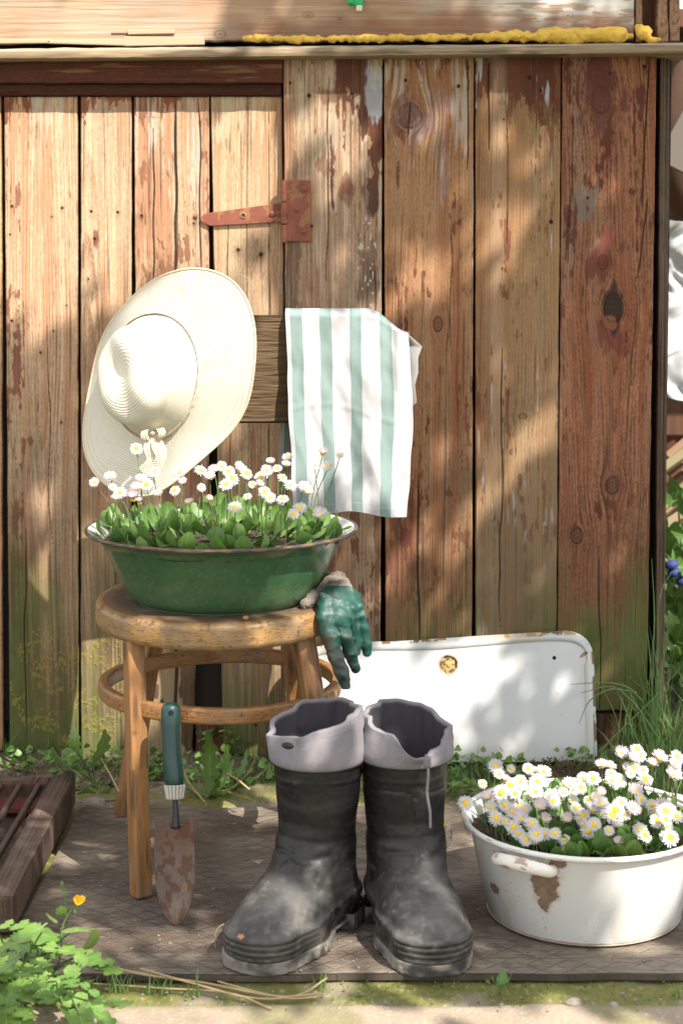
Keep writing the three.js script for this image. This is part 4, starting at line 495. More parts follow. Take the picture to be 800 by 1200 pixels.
// ───────────── trowel ─────────────
{
  const tip = G(207, 1083, 0.002), top = W(202, 823, 2.615), t = thing('garden_trowel', 'hand trowel with dark green handle and rusty blade, standing beside the chair leg', 'trowel', tip);
  const ax = top.clone().sub(tip), L = ax.length(), q = new THREE.Quaternion().setFromUnitVectors(V(0, 1, 0), ax.clone().normalize()), put = (g) => g.applyQuaternion(q);
  const s = (py) => (1083 - py) / (1083 - 823) * L;
  const rust = surface(256, 512, (u, v) => { const n = F2(u * 7, v * 11, 501, 5), k = N2(u * 110, v * 170, 502), up = S(0.55, 0.9, v); let c = mix3([0.205, 0.16, 0.13], [0.145, 0.095, 0.068], n); c = mix3(c, [0.125, 0.055, 0.03], clamp(S(0.48, 0.62, n) * 0.7 + up * 0.55 + (1 - S(0.0, 0.12, v)) * 0.5)); c = mix3(c, [0.06, 0.03, 0.02], S(0.82, 0.9, k) * 0.6); const d = Math.hypot((u - 0.72) * 0.06, (v - 0.36) * 0.13); c = mix3(c, [0.33, 0.16, 0.06], 0.8 * (1 - S(0.004, 0.007, d)) * S(0.25, 0.5, d / 0.007)); return [...c, 0.5 * n + 0.5 * k]; }, { bump: 0.0012, rough: 0.75, metalness: 0.15 });
  const bw2 = (y) => { const hgt = s(966), t2 = y / hgt; const e = clamp(1 - t2 / 0.5); return 0.0290 * Math.pow(1 - Math.pow(e, 1.9), 0.62) * (1 - 0.04 * S(0.75, 1, t2)) + 0.0010; };
  mesh('blade', put(grid((u, v) => { const x0 = u * 2 - 1, hgt = s(966), y = v * (hgt + 0.008 * Math.pow(Math.abs(x0), 1.6) - 0.006 * (1 - x0 * x0)), w = bw2(Math.min(y, hgt)); return V(x0 * w, y, -0.012 * (1 - x0 * x0) * S(0, 0.4, v) + 0.006); }, 22, 40, { thick: 0.0016 })), rust, t);
  mesh('neck', put(tube([V(0.001, s(972), -0.004), V(0.0018, s(955), -0.002), V(0.0012, s(935), 0)], (k) => 0.0042 + 0.003 * (1 - k) * (1 - k), 14, 10)), plain(0.045, 0.045, 0.055, 0.45, { metalness: 0.6 }), t);
  const fy0 = s(938), fy1 = s(921); const fer = mesh('ferrule', put(new THREE.CylinderGeometry(0.0148, 0.0118, fy1 - fy0, 28).translate(0.0012, (fy0 + fy1) / 2, 0)), plain(0.30, 0.28, 0.26, 0.6), t);
  for (let k = 0; k < 16; k++) { const a = k / 16 * 2 * Math.PI; mesh('rib', put(bar(V(0.0012 + Math.cos(a) * 0.0122, fy0 + 0.001, Math.sin(a) * 0.0122), V(0.0012 + Math.cos(a) * 0.0155, fy1, Math.sin(a) * 0.0155), 0.0026, 0.0026, -a, 1, 0.0008)), plain(0.52, 0.49, 0.45, 0.6), fer); }
  const gripM = surface(128, 256, (u, v) => { const n = F2(u * 8, v * 8, 511, 4), k = N2(u * 200, v * 300, 512); return [...mix3(mix3([0.003, 0.028, 0.026], [0.006, 0.048, 0.044], n), [0.10, 0.14, 0.13], 0.35 * S(0.8, 0.95, k)), 0.5]; }, { rough: 0.42, clearcoat: 0.2 });
  const gy0 = fy1, gy1 = L, pr = [[0, 0.0136], [0.06, 0.0154], [0.2, 0.0158], [0.42, 0.0146], [0.62, 0.0145], [0.82, 0.0152], [0.92, 0.0150], [0.97, 0.0125], [1, 0.004]];
  const gr = tube([V(0.0012, gy0, 0), V(-0.0015, mix(gy0, gy1, 0.35), 0.001), V(-0.003, mix(gy0, gy1, 0.7), 0), V(-0.002, gy1, -0.001)], (k) => { let i = 0; while (i < pr.length - 2 && pr[i + 1][0] < k) i++; return mix(pr[i][1], pr[i + 1][1], clamp((k - pr[i][0]) / (pr[i + 1][0] - pr[i][0]))); }, 44, 22);
  const grip = mesh('handle', put(gr), gripM, t);
  mesh('hanging_hole', put(new THREE.CylinderGeometry(0.0042, 0.0042, 0.003, 18).rotateX(Math.PI / 2).translate(-0.001, L - 0.016, 0.0142)), plain(0.005, 0.008, 0.008, 0.9), grip);
}

// ───────────── iron grate in a wooden frame ─────────────
{
  const Y = 0.052, a = G(89, 906, Y), b = G(22, 1050, Y), t = thing('boot_grate', 'low dark wooden frame with iron bars, lying at the left of the mat', 'grate', V(a.x - 0.3, 0, (a.z + b.z) / 2));
  const fm = wood({ w: 0.6, h: 0.6, seed: 521, ppm: 700, light: [0.105, 0.066, 0.050], dark: [0.050, 0.032, 0.025], cath: { c: -0.2, k: 0, y0: 0 }, tint: (s) => { const n = F2(s.x * 12, s.y * 12, 523, 4); s.col = mix3(s.col, [0.16, 0.115, 0.09], 0.5 * S(0.55, 0.7, n)); } });
  const X0 = a.x - 0.62, fw = 0.044, B = (n, g, s = 1) => mesh(n, into(boxUV(g, 1.6), t), fm, t);
  B('frame_rail', box(a.x - fw / 2, Y / 2 - 0.004, (a.z + b.z) / 2, fw, Y + 0.006, b.z - a.z, 0.006)); B('frame_rail', box((X0 + a.x - fw) / 2, Y / 2 - 0.006, a.z + 0.017, a.x - fw - X0 - 0.001, Y, 0.034, 0.005)); B('frame_rail', box((X0 + a.x - fw) / 2, Y / 2 - 0.007, b.z - 0.03, a.x - fw - X0 - 0.001, Y - 0.004, 0.045, 0.005)); B('frame_rail', box(X0 - fw / 2, Y / 2 - 0.004, (a.z + b.z) / 2, fw, Y + 0.006, b.z - a.z, 0.006));
  const iron = plain(0.10, 0.062, 0.047, 0.7, { metalness: 0.2 });
  for (const [x0, x1] of [[46, 3], [24, -37], [2, -82], [-20, -125], [-45, -170]]) { const p = G(x0, 921, Y - 0.012), q = V(p.x - 0.004, Y - 0.012, b.z - 0.05); mesh('bar', into(bar(q, p, 0.0095, 0.012, 0, 1, 0.003), t), iron, t); }
  mesh('frame_lip', into(box(a.x - fw - 0.006, Y - 0.022, (a.z + b.z) / 2, 0.010, 0.010, b.z - a.z - 0.08, 0.002), t), iron, t);
  const red = tag(mesh('red_board', boxUV(box(G(20, 945, 0.01).x, 0.012, G(20, 945, 0.01).z, 0.13, 0.012, 0.06, 0.003), 3), plain(0.19, 0.045, 0.037, 0.85)), 'small faded red board lying under the bars of the grate', 'board');
  tag(mesh('grate_soil', grid((u, v) => V(mix(X0, a.x - fw, u), 0.0 + 0.012 * (F2(u * 20, v * 20, 551, 3) - 0.5), mix(b.z - 0.04, a.z + 0.03, v)), 60, 60), plain(0.07, 0.05, 0.036, 0.95)), 'dark crumbly soil inside the grate frame', 'soil', null, 'stuff');
}

// ───────────── straw hat ─────────────
{
  const at = W(183, 440, 3.02), hat = thing('straw_hat', 'cream straw sun hat with wide brim and lace bow, hung on the chair back', 'hat', at);
  const n = V(-0.58, 0.08, 0.81).normalize(), up = V(0, 1, 0).addScaledVector(n, -V(0, 1, 0).dot(n)).normalize(), rt = up.clone().cross(n).normalize();   // local axes: x = rt, y = up, z = n
  const M4 = new THREE.Matrix4().makeBasis(rt, up, n);
  const straw = (sd, rows, tint) => surface(1024, 512, (u, v) => {
    const r = v * rows + 0.25 * Math.sin(u * 12.566), ri = Math.floor(r), t = r - ri, k = N2(u * 400, ri * 3.1, sd), q = Math.abs(((u * 170 + t * 0.9 + (ri % 2) * 0.5) % 1) - 0.5) * 2, n2 = F2(u * 9, v * 6, sd + 1, 3), n3 = N2(u * 40, ri * 1.7, sd + 2);
    let c = mix3([0.75, 0.705, 0.62], [0.73, 0.66, 0.53], clamp(0.5 * n2 + 0.6 * n3 - 0.15)); c = mix3(c, [0.52, 0.41, 0.25], clamp((sd === 601 ? 0.16 : 0.26) * S(0.68, 1, Math.abs(t * 2 - 1)) * (0.3 + 0.9 * n3) + 0.10 * q * k + (tint ? tint(u, v) : 0)));
    return [...c, clamp(0.2 + (v > 0.8 && sd === 601 ? 0.35 : 0.6) * Math.sin(Math.PI * t) + 0.10 * q * k * Math.sin(Math.PI * t))];
  }, { bump: 0.0015, rough: 0.8 });
  const crownH = 0.090, cr = 0.100;
  const dent = (x, y) => -0.012 * Math.exp(-((x + 0.012) ** 2 + (y - 0.012) ** 2) / 0.0011) - 0.006 * Math.exp(-((x + 0.04) ** 2 + (y + 0.01) ** 2) / 0.0008) + 0.003 * Math.sin(x * 70 + y * 40);
  const crown = grid((u, v) => { const a = u * 2 * Math.PI, s = v; let r, z; const k = 1 - s; if (k < 0.55) { const q = k / 0.55 * Math.PI / 2; r = cr * 0.84 * Math.pow(Math.sin(q), 0.9); z = crownH - 0.042 * (1 - Math.pow(Math.cos(q), 0.8)); } else { const q = (k - 0.55) / 0.45; r = cr * mix(0.84, 1.03, Math.pow(q, 0.85)) + 0.006 * q * q * q; z = (crownH - 0.042) * (1 - q); } const wob = 1 + 0.022 * Math.sin(a * 2 + 1) + 0.016 * Math.sin(a * 3 + s * 3) + 0.006 * Math.sin(a * 7); const x = Math.cos(a) * r * wob, y = Math.sin(a) * r * wob * 1.08; return V(x, y, z + (k < 0.5 ? dent(x, y) * S(0.5, 0.3, k) : 0)); }, 120, 60, { closed: true, thick: 0.0016 });
  const cm = mesh('crown', crown.applyMatrix4(M4), straw(601, 38), hat);
  const rIn = 0.092, keys = [0.198, 0.220, 0.172, 0.150, 0.168, 0.214, 0.205, 0.174], ro = (a) => { const q = (((a / (2 * Math.PI)) % 1) + 1) % 1 * 8, i = Math.floor(q), f = q - i, K = (j) => keys[(j + 8) % 8], p0 = K(i - 1), p1 = K(i), p2 = K(i + 1), p3 = K(i + 2); return p1 + 0.5 * f * (p2 - p0 + f * (2 * p0 - 5 * p1 + 4 * p2 - p3 + f * (3 * (p1 - p2) + p3 - p0))); };
  const lift = (a, q) => { const ca = Math.cos(a), sa = Math.sin(a); let z = 0.006 * (1 - q) * (1 - q); z += -0.028 * q * q * S(0.2, 1, ca) - 0.012 * q * q * S(0.4, 1, -ca) + 0.016 * q * q * S(0.2, 1, -sa) - 0.010 * q * q * S(0.5, 1, sa); z += 0.003 * Math.sin(5 * a + 1) * q * q; return z; };
  const bp = (a, q) => { const r = mix(rIn, ro(a), q); return V(Math.cos(a) * r, Math.sin(a) * r * 1.04, lift(a, q)); };
  const bm = straw(611, 30, (u, v) => 0.45 * (1 - S(0.0, 0.012, Math.abs(v - 0.17))) + 0.55 * (1 - S(0, 0.012, Math.abs(v - 0.09))) + 0.25 * (1 - S(0, 0.05, v)));
  mesh('brim', grid((u, v) => bp(u * 2 * Math.PI, 1 - v), 180, 44, { closed: true, thick: 0.0016 }).applyMatrix4(M4), bm, hat);
  mesh('brim_edge', tube(new THREE.CatmullRomCurve3(Array.from({ length: 60 }, (_, k) => bp(k / 60 * 2 * Math.PI, 1)), true), 0.0020, 160, 8).applyMatrix4(M4), plain(0.66, 0.57, 0.40, 0.8), hat);
  // lace band and bow
  const lace = surface(512, 64, (u, v) => { const n = N2(u * 180, v * 14, 621), m = F2(u * 40, v * 4, 622, 3); return [...mix3([0.72, 0.65, 0.51], [0.58, 0.47, 0.31], S(0.55, 0.85, n) * 0.5 + 0.3 * m), n]; }, { bump: 0.0015, rough: 0.85 });
  mesh('band', grid((u, v) => { const a = u * 2 * Math.PI, r = cr * 1.035 + 0.0030 + 0.0010 * Math.sin(a * 40) * (1 - v), wob = 1 + 0.022 * Math.sin(a * 2 + 1) + 0.016 * Math.sin(a * 3); return V(Math.cos(a) * r * wob, Math.sin(a) * r * wob * 1.08, 0.002 + v * 0.011); }, 140, 6, { closed: true, thick: 0.001 }).applyMatrix4(M4), lace, hat);
  const bow = (pts, wd) => { const c = new THREE.CatmullRomCurve3(pts); return grid((u, v) => { const p = c.getPoint(v), w = wd * (0.5 + 0.5 * Math.sin(Math.PI * Math.min(1, v * 1.1 + 0.08))); return p.add(V((u - 0.5) * w * 0.95, 0.25 * (u - 0.5) * w, 0.0015 * Math.sin(u * Math.PI * 5 + v * 3))); }, 14, 24, { thick: 0.0008 }); };
  const world = (px, py, D) => W(px, py, D).sub(at);
  const bowPart = mesh('bow', merged([bow([world(177, 506, 2.972), world(170, 505, 2.955), world(169, 511, 2.955), world(173, 516, 2.960), world(178, 511, 2.966)], 0.012), bow([world(179, 506, 2.972), world(188, 503, 2.953), world(190, 509, 2.95), world(186, 515, 2.957), world(180, 511, 2.966)], 0.012), bow([world(178, 510, 2.964), world(175, 522, 2.962), world(177, 536, 2.962), world(171, 552, 2.964)], 0.020), bow([world(180, 510, 2.964), world(186, 524, 2.957), world(190, 536, 2.955), world(188, 550, 2.957)], 0.022)]), plain(0.70, 0.62, 0.47, 0.85), hat);
  mesh('knot', new THREE.SphereGeometry(0.0045, 16, 10).scale(1, 1, 0.55).translate(...world(179, 508, 2.958).toArray()), lace, bowPart);
  mesh('loose_straw', tube([world(272, 326, 3.06), world(281, 322, 3.055), world(290, 326, 3.05), world(289, 331, 3.05)], 0.0006, 12, 5), plain(0.5, 0.42, 0.28), hat);
}

// ───────────── striped towel ─────────────
{
  const m = surface(700, 900, (u, v) => {
    const e = 0.012 * (N2(v * 30, u * 7, 631) - 0.5) * 0.1, x = u + e; let g = 0;
    for (const [a, b] of [[0.035, 0.135], [0.275, 0.375], [0.52, 0.615], [0.765, 0.86]]) g = Math.max(g, S(a - 0.004, a + 0.004, x) * (1 - S(b - 0.004, b + 0.004, x)));
    const wx = Math.sin(u * 700 * Math.PI * 0.5), wy = Math.sin(v * 900 * Math.PI * 0.45), k = N2(u * 350, v * 450, 632), wv = 0.5 + 0.25 * wx + 0.25 * wy, n = F2(u * 7, v * 7, 633, 3);
    let c = mix3([0.55, 0.545, 0.56], [0.51, 0.495, 0.52], n); c = mix3(c, mix3([0.17, 0.255, 0.24], [0.27, 0.345, 0.33], 0.6 * k + 0.4 * wv), g); const hem = S(0.028, 0.022, v) ; if (Math.abs(v - 0.042) < 0.003) c = mix3(c, [0.45, 0.45, 0.45], 0.35);
    return [...c, 0.45 + 0.35 * (wv - 0.5) + 0.25 * (k - 0.5) + 0.2 * (hem > 0 ? 1 : 0)];
  }, { bump: 0.0006, rough: 0.9, sheen: 0.15, sheenRoughness: 0.7, transmission: 0.08 });
  const t = thing('tea_towel', 'white tea towel with pale green stripes, draped over the chair back', 'towel', W(410, 480, 3.13));
  const off = (p) => p.sub(t.position);
  const yTop = W(290, 369.5, 3.145).y + 0.003, DB = 3.145, railEnd = W(437, 400, DB).x;
  // u across, v: 0 hem of the front panel, 0.94 rail top, 1 just behind the rail
  const front = (u, v) => {
    const hem = W(mix(343.5, 476, u), mix(600, 604, u), 3.10), top = W(mix(334.5, 478, u), 369, 3.120); top.y = yTop;
    const over = S(railEnd - 0.012, railEnd + 0.075, top.x), sag = over * 0.040; const q = Math.min(1, v / 0.94), ease = q;
    const p = V(mix(hem.x, top.x, ease), mix(hem.y, top.y - sag, q), mix(hem.z, -DB + 0.022, Math.pow(q, 0.7)));
    p.x += 0.010 * over * Math.sin(q * Math.PI) * 1.0 + 0.004 * (F2(q * 6, 3, 641, 2) - 0.5) * (u > 0.5 ? 1 : -1);
    const fold = 0.0075 * Math.sin(u * 9.0 + 0.6 + q * 0.9) * (1 - 0.85 * q) + 0.005 * Math.sin(u * 17 + 1.4 + 1.6 * q) * (1 - q) + 0.014 * Math.exp(-Math.pow((u - 0.93 + 0.10 * (1 - q)) / 0.05, 2)) * S(0.25, 0.8, q) + 0.016 * (F2(u * 5, q * 4, 642, 3) - 0.5) + 0.0035 * (1 - Math.abs(Math.sin(u * 11 + q * 7))) * S(1, 0.3, q) + 0.0012 * Math.exp(-Math.pow((q - 0.52 - 0.03 * Math.sin(u * 6)) / 0.012, 2));
    p.z += fold; p.y += -0.004 * Math.sin(u * 8 + 0.5) * (1 - q);
    if (v > 0.94) { const a = (v - 0.94) / 0.06; p.z = mix(p.z, -DB - 0.030, a); p.y += 0.010 * Math.sin(a * Math.PI) * (1 - over) + 0.0; }
    return p;
  };
  mesh('front_panel', grid((u, v) => off(front(u, v)), 72, 90, { thick: 0.0014 }), m, t);
  const back = (u, v) => { const a = W(mix(326, 487, u), mix(548, 470, u * u), 3.195), b = W(mix(334.5, 478, u), 369, 3.178); b.y = yTop - 0.002 - S(railEnd - 0.012, railEnd + 0.075, b.x) * 0.034; const p = a.lerp(b, v); p.z += 0.008 * Math.sin(u * 13 + v * 2) * (1 - v); p.x += 0.022 * S(0.72, 1, u) * Math.max(0, 1 - Math.abs(v - 0.80) / (v > 0.8 ? 0.16 : 0.34)) + 0.010 * S(0.8, 1, u) * Math.max(0, 1 - Math.abs(v - 0.45) / 0.2); p.z += 0.030 * S(0.75, 1, u); return p; };
  mesh('back_panel', grid((u, v) => off(back(u, v)), 50, 50, { thick: 0.0014 }), m, t);
}

// ───────────── work glove ─────────────
{
  const D = 2.70, t = thing('work_glove', 'dirty green rubber coated work glove with knit cuff, hanging off the chair seat', 'glove', W(398, 735, D)), o = t.position;
  const P = (px, py, d) => W(px, py, d).sub(o);
  // back of the hand lies on the seat edge, fingers hang down
  const chain = (list) => list.map(([x, y, d, r]) => [P(x, y, d), r * 0.94]);
  const fingers = [
    chain([[384, 722, 2.700, 0.0165], [385, 742, 2.690, 0.0150], [393, 770, 2.693, 0.0138], [400, 788, 2.70, 0.0128], [404, 803, 2.704, 0.0100]]),
    chain([[396, 722, 2.700, 0.0155], [404, 745, 2.700, 0.0125], [410, 765, 2.712, 0.0115], [416, 784, 2.722, 0.0092]]),
    chain([[410, 715, 2.712, 0.0140], [414, 735, 2.720, 0.0112], [416.5, 755, 2.728, 0.0098], [417, 764, 2.730, 0.008]]),
    chain([[419, 712, 2.726, 0.0125], [425, 735, 2.730, 0.0105], [429, 755, 2.734, 0.0096], [430, 764, 2.736, 0.0082]]),
    chain([[382, 706, 2.712, 0.0150], [379, 722, 2.694, 0.0125], [382, 738, 2.684, 0.0105]]),
  ];
  const palm = [[P(388, 700, 2.724), P(392, 726, 2.702), 0.020, 0.0185], [P(402, 698, 2.736), P(404, 722, 2.710), 0.019, 0.0165], [P(413, 702, 2.744), P(415, 718, 2.726), 0.0150, 0.0140]];
  const field = (p) => { let d = 1; for (const [a, b, ra, rb] of palm) { const e = capsule(p, a, b, ra, rb); d = d === 1 ? e : smin(d, e, 0.014); } for (const f of fingers) { let fd = 1; for (let i = 0; i < f.length - 1; i++) { const e = capsule(p, f[i][0], f[i + 1][0], f[i][1], f[i + 1][1]); fd = fd === 1 ? e : smin(fd, e, 0.005); } d = smin(d, fd, 0.0035); }
    return d + 0.0035 * (F3(p.x * 60, p.y * 60, p.z * 60, 651, 2) - 0.5) + 0.0022 * Math.abs(Math.sin(p.y * 150 + 60 * p.x + 4 * N2(p.x * 40, p.y * 40, 652))) * 0.6; };
  const colour = (x, y, z) => { const n = F3(x * 55, y * 55, z * 55, 653, 4), k = F3(x * 140, y * 90, z * 140, 654, 3), low = S(0.01, -0.055, y) * S(0.02, -0.006, x - 0.02); let c = mix3([0.004, 0.044, 0.034], [0.008, 0.074, 0.056], n); const sk = F3(x * 50, y * 160, z * 50, 655, 3); c = mix3(c, [0.16, 0.19, 0.175], 0.55 * S(0.56, 0.66, sk) * S(0.35, 0.55, k)); c = mix3(c, [0.20, 0.21, 0.20], 0.35 * S(0.70, 0.76, k)); c = mix3(c, [0.085, 0.10, 0.088], clamp(low * 0.9 * S(0.42, 0.6, n + 0.15 * low))); c = mix3(c, [0.11, 0.075, 0.055], 0.75 * S(-0.006, -0.022, x) * S(0.0, -0.015, y)); return c; };
  mesh('coated_hand', nets(field, P(366, 820, 2.64).setZ(-0.075), P(440, 676, 2.70).setZ(0.085), 0.0021, colour), new THREE.MeshPhysicalMaterial({ vertexColors: true, roughness: 0.56, clearcoat: 0.08, clearcoatRoughness: 0.4 }), t);
  // knit cuff crumpled on the seat
  const cuffS = [[P(391, 697, 2.735), P(388, 690, 2.78), 0.017, 0.018], [P(403, 690, 2.745), P(396, 685, 2.80), 0.016, 0.018], [P(388, 693, 2.78), P(372, 700, 2.76), 0.016, 0.010], [P(394, 684, 2.81), P(382, 680, 2.86), 0.017, 0.015], [P(370, 700, 2.75), P(358, 708, 2.73), 0.011, 0.009]];
  const cuffF = (p) => { let d = 1; for (const [a, b, ra, rb] of cuffS) { const e = capsule(p, a, b, ra, rb); d = d === 1 ? e : smin(d, e, 0.014); } return d + 0.008 * (F3(p.x * 38, p.y * 38, p.z * 38, 661, 2) - 0.5) + 0.0012 * Math.sin((p.x * 0.7 + p.z) * 1400) + 0.0006 * Math.sin(p.y * 2400); };
  mesh('knit_cuff', nets(cuffF, P(350, 735, 2.70).setZ(-0.21), P(424, 655, 2.70).setZ(0.03), 0.0021, (x, y, z) => { const n = F3(x * 60, y * 60, z * 60, 663, 3), q = 0.5 + 0.5 * Math.sin((x * 0.7 + z) * 1400); return mix3(mix3([0.26, 0.225, 0.185], [0.14, 0.12, 0.10], n), [0.15, 0.13, 0.11], 0.5 * (1 - q)); }), new THREE.MeshPhysicalMaterial({ vertexColors: true, roughness: 0.95 }), t);
}

// ───────────── rubber boots ─────────────
function boot(name, label, at, turn, shaft, cuff, seed, mirror) {
  const t = thing(name, label, 'boot', at, null); t.rotation.y = turn; t.scale.set(1.16, 1, 1.18);
  // local: toe towards +z, heel towards -z, sole on y = 0
  const chain = [[V(0, 0.043, -0.047), 0.037, V(0, 0.050, -0.015), 0.0365], [V(0, 0.050, -0.015), 0.0365, V(mirror * 0.003, 0.045, 0.055), 0.044], [V(mirror * 0.003, 0.045, 0.055), 0.044, V(mirror * 0.002, 0.041, 0.108), 0.043]];
  const shaftAt = (y) => { const q = clamp((y - 0.10) / (shaft.top - 0.10)); return [mix(shaft.x0, shaft.x1, q), mix(-0.026, shaft.z1, q), mix(0.046, shaft.rx, Math.pow(q, 0.85)), mix(0.048, shaft.rz, Math.pow(q, 0.85))]; };
  const plan = (p) => { let d = 1; for (const [a, ra, b, rb] of chain) { const e = capsule(V(p.x * 0.92, 0, p.z), V(a.x, 0, a.z), V(b.x, 0, b.z), ra, rb); d = d === 1 ? e : smin(d, e, 0.02); } return d; };
  const field = (p) => {
    let d = 1; for (const [a, ra, b, rb] of chain) { const e = capsule(V(p.x * 0.92, p.y, p.z), a, b, ra, rb); d = d === 1 ? e : smin(d, e, 0.02); }
    const vamp = capsule(V(p.x, p.y, p.z), V(0, 0.115, -0.010), V(0, 0.062, 0.075), 0.040, 0.034); d = smin(d, vamp, 0.03);
    const low = Math.max(plan(p) - 0.001, Math.abs(p.y - 0.025) - 0.025); d = smin(d, low, 0.012);
    const [sx, sz, rx, rz] = shaftAt(p.y), e = (Math.hypot((p.x - sx) / rx, (p.z - sz) / rz) - 1) * Math.min(rx, rz), sh = Math.max(e, p.y - shaft.top, 0.06 - p.y); d = smin(d, sh, 0.034);
    const ang = Math.atan2(p.x, p.z - 0.04);
    // toe cap ribs, seams and creases
    const front = S(0.055, 0.085, p.z); d -= front * 0.0022 * S(0.016, 0.022, p.y) * (1 - S(0.047, 0.052, p.y)) * (0.5 + 0.5 * Math.cos((p.y - 0.022) / 0.0088 * 2 * Math.PI));
    d += 0.0014 * Math.exp(-Math.pow((p.y - (0.225 + 0.012 * Math.sin(ang * 1.4 + seed))) / 0.0022, 2)) - 0.0012 * Math.exp(-Math.pow((p.y - shaft.top + 0.035) / 0.004, 2));
    d += 0.0020 * Math.exp(-Math.pow((p.y - 0.128 - 0.10 * (p.z - 0.02) - 0.006 * Math.sin(ang * 3)) / 0.005, 2)) * S(-0.02, 0.03, p.z) + 0.0013 * Math.exp(-Math.pow((p.y - 0.150 + 0.06 * p.x * mirror) / 0.006, 2));
    d += 0.0035 * (F3(p.x * 24, p.y * 24, p.z * 24, seed, 2) - 0.5) + 0.0007 * (N3(p.x * 150, p.y * 150, p.z * 150, seed + 1) - 0.5);
    const inn = Math.max((Math.hypot((p.x - sx) / (rx - 0.008), (p.z - sz) / (rz - 0.008)) - 1) * (Math.min(rx, rz) - 0.008), 0.12 - p.y); return Math.max(d, -inn);
  };
  const colour = (x, y, z, nx, ny, nz) => { const n = F3(x * 28, y * 28, z * 28, seed + 3, 4), k = F3(x * 110, y * 110, z * 110, seed + 4, 3), sp = N3(x * 330, y * 330, z * 330, seed + 5), foot = S(0.16, 0.07, y); let c = [0.010, 0.010, 0.0105]; const dust = clamp(0.01 + 0.40 * foot * S(0.35, 0.62, n) + 0.40 * S(0.0, 0.95, ny) * foot + 0.30 * S(0.03, 0.0, y) + 0.35 * S(0.54, 0.7, k) * (0.12 + foot) + 0.14 * S(0.5, 0.66, F3(x * 16, y * 60, z * 16, seed + 6, 3))); c = mix3(c, [0.20, 0.19, 0.175], dust * 0.55); c = mix3(c, [0.30, 0.27, 0.23], S(0.90, 0.96, sp) * 0.35 * (0.2 + foot)); c = mix3(c, [0.26, 0.235, 0.20], 0.6 * S(0.014, 0.004, y)); return c; };
  const rub = new THREE.MeshPhysicalMaterial({ vertexColors: true, roughness: 0.42, specularIntensity: 0.75 });
  const body = mesh('boot_body', nets(field, V(-0.1, 0.012, -0.125), V(0.1, 0.37, 0.165), 0.0032, colour), rub, t);
  // sole: slightly wider outline, open under the instep, lugs at the heel
  const sole = (p) => { const arch = p.z > -0.022 && p.z < 0.012 ? 0.016 : 0, lug = 0.0007 * Math.sign(Math.sin(p.z * 420)) * (p.y < 0.011 ? 1 : 0), e = plan(p) - 0.0048 - (p.z < -0.022 ? 0.006 : 0) + lug; return Math.max(e, p.y - (p.z < -0.022 ? 0.032 : 0.020), arch + 0.0008 - p.y) ; };
  mesh('sole', nets(sole, V(-0.1, -0.003, -0.13), V(0.1, 0.03, 0.17), 0.003, (x, y, z) => { const n = F3(x * 40, y * 40, z * 40, seed + 7, 3); return mix3([0.03, 0.029, 0.028], [0.24, 0.22, 0.19], clamp(S(0.35, 0.65, n) * (z > 0 ? 1 : 0.35))); }), new THREE.MeshPhysicalMaterial({ vertexColors: true, roughness: 0.8 }), t);
  // grey cloth collar: outer bulge, uneven rim, lining that drops into the shaft
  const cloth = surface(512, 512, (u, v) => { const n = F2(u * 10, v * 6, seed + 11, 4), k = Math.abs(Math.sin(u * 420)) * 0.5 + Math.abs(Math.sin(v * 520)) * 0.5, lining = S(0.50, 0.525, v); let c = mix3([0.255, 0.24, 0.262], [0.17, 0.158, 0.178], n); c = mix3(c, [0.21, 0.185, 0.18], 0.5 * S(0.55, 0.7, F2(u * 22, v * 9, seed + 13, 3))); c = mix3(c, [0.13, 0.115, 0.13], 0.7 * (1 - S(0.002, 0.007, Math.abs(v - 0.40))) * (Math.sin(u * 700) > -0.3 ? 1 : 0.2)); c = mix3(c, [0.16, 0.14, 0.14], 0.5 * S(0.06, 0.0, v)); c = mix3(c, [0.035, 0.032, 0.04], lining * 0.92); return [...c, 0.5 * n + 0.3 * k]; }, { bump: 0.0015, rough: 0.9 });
  const key = (list, a) => { const n = list.length, q = ((a / (2 * Math.PI)) % 1 + 1) % 1 * n, i = Math.floor(q), f = q - i, s = f * f * (3 - 2 * f); return mix(list[i % n], list[(i + 1) % n], s); };   // around the rim from front (toe side) towards +x
  const top = shaft.top, base = top - 0.012;
  const cuffG = grid((u, v) => {
    const a = u * 2 * Math.PI, sn = Math.sin(a), cs = Math.cos(a), h = key(cuff.h, a), ro = key(cuff.r, a), [sx, sz, rx, rz] = shaftAt(top), px = sx + sn * rx, pz = sz + cs * rz;
    const fold = 0.003 * Math.sin(a * 7 + seed) + 0.0016 * Math.sin(a * 13 + 2 * seed) + 0.0010 * (1 - Math.abs(Math.sin(a * 9.5 + 3 * v + seed))) + 0.0005 * (1 - Math.abs(Math.sin(a * 17 - 5 * v + seed))) + 0.004 * (F2(a * 2.2, v * 5, seed + 15, 3) - 0.5);
    const rimX = cuff.x + sn * cuff.rx * ro, rimZ = cuff.z + cs * cuff.rz * ro; let x, y, z;
    if (v < 0.5) { const q = v / 0.5, b = 0.004 * Math.sin(Math.PI * Math.pow(q, 0.6)) * (1 - 0.4 * q), e = S(0.15, 1, q); x = mix(px * 1, rimX, e) + sn * (0.003 + b + fold * q); z = mix(pz, rimZ, e) + cs * (0.003 + b + fold * q); y = mix(base, h, q) + 0.004 * Math.sin(a * 5 + seed) * q * (1 - q); }
    else { const q = (v - 0.5) / 0.5, e = S(0, 0.6, q), [lx, lz, lrx, lrz] = shaftAt(mix(h, top - 0.11, q)), ix = lx + sn * (lrx - 0.013), iz = lz + cs * (lrz - 0.013); x = mix(rimX + sn * fold - sn * 0.003, ix, e); z = mix(rimZ + cs * fold - cs * 0.003, iz, e); y = mix(h - 0.0015, top - 0.11, q) ; }
    return V(x, y, z);
  }, 120, 60, { closed: true });
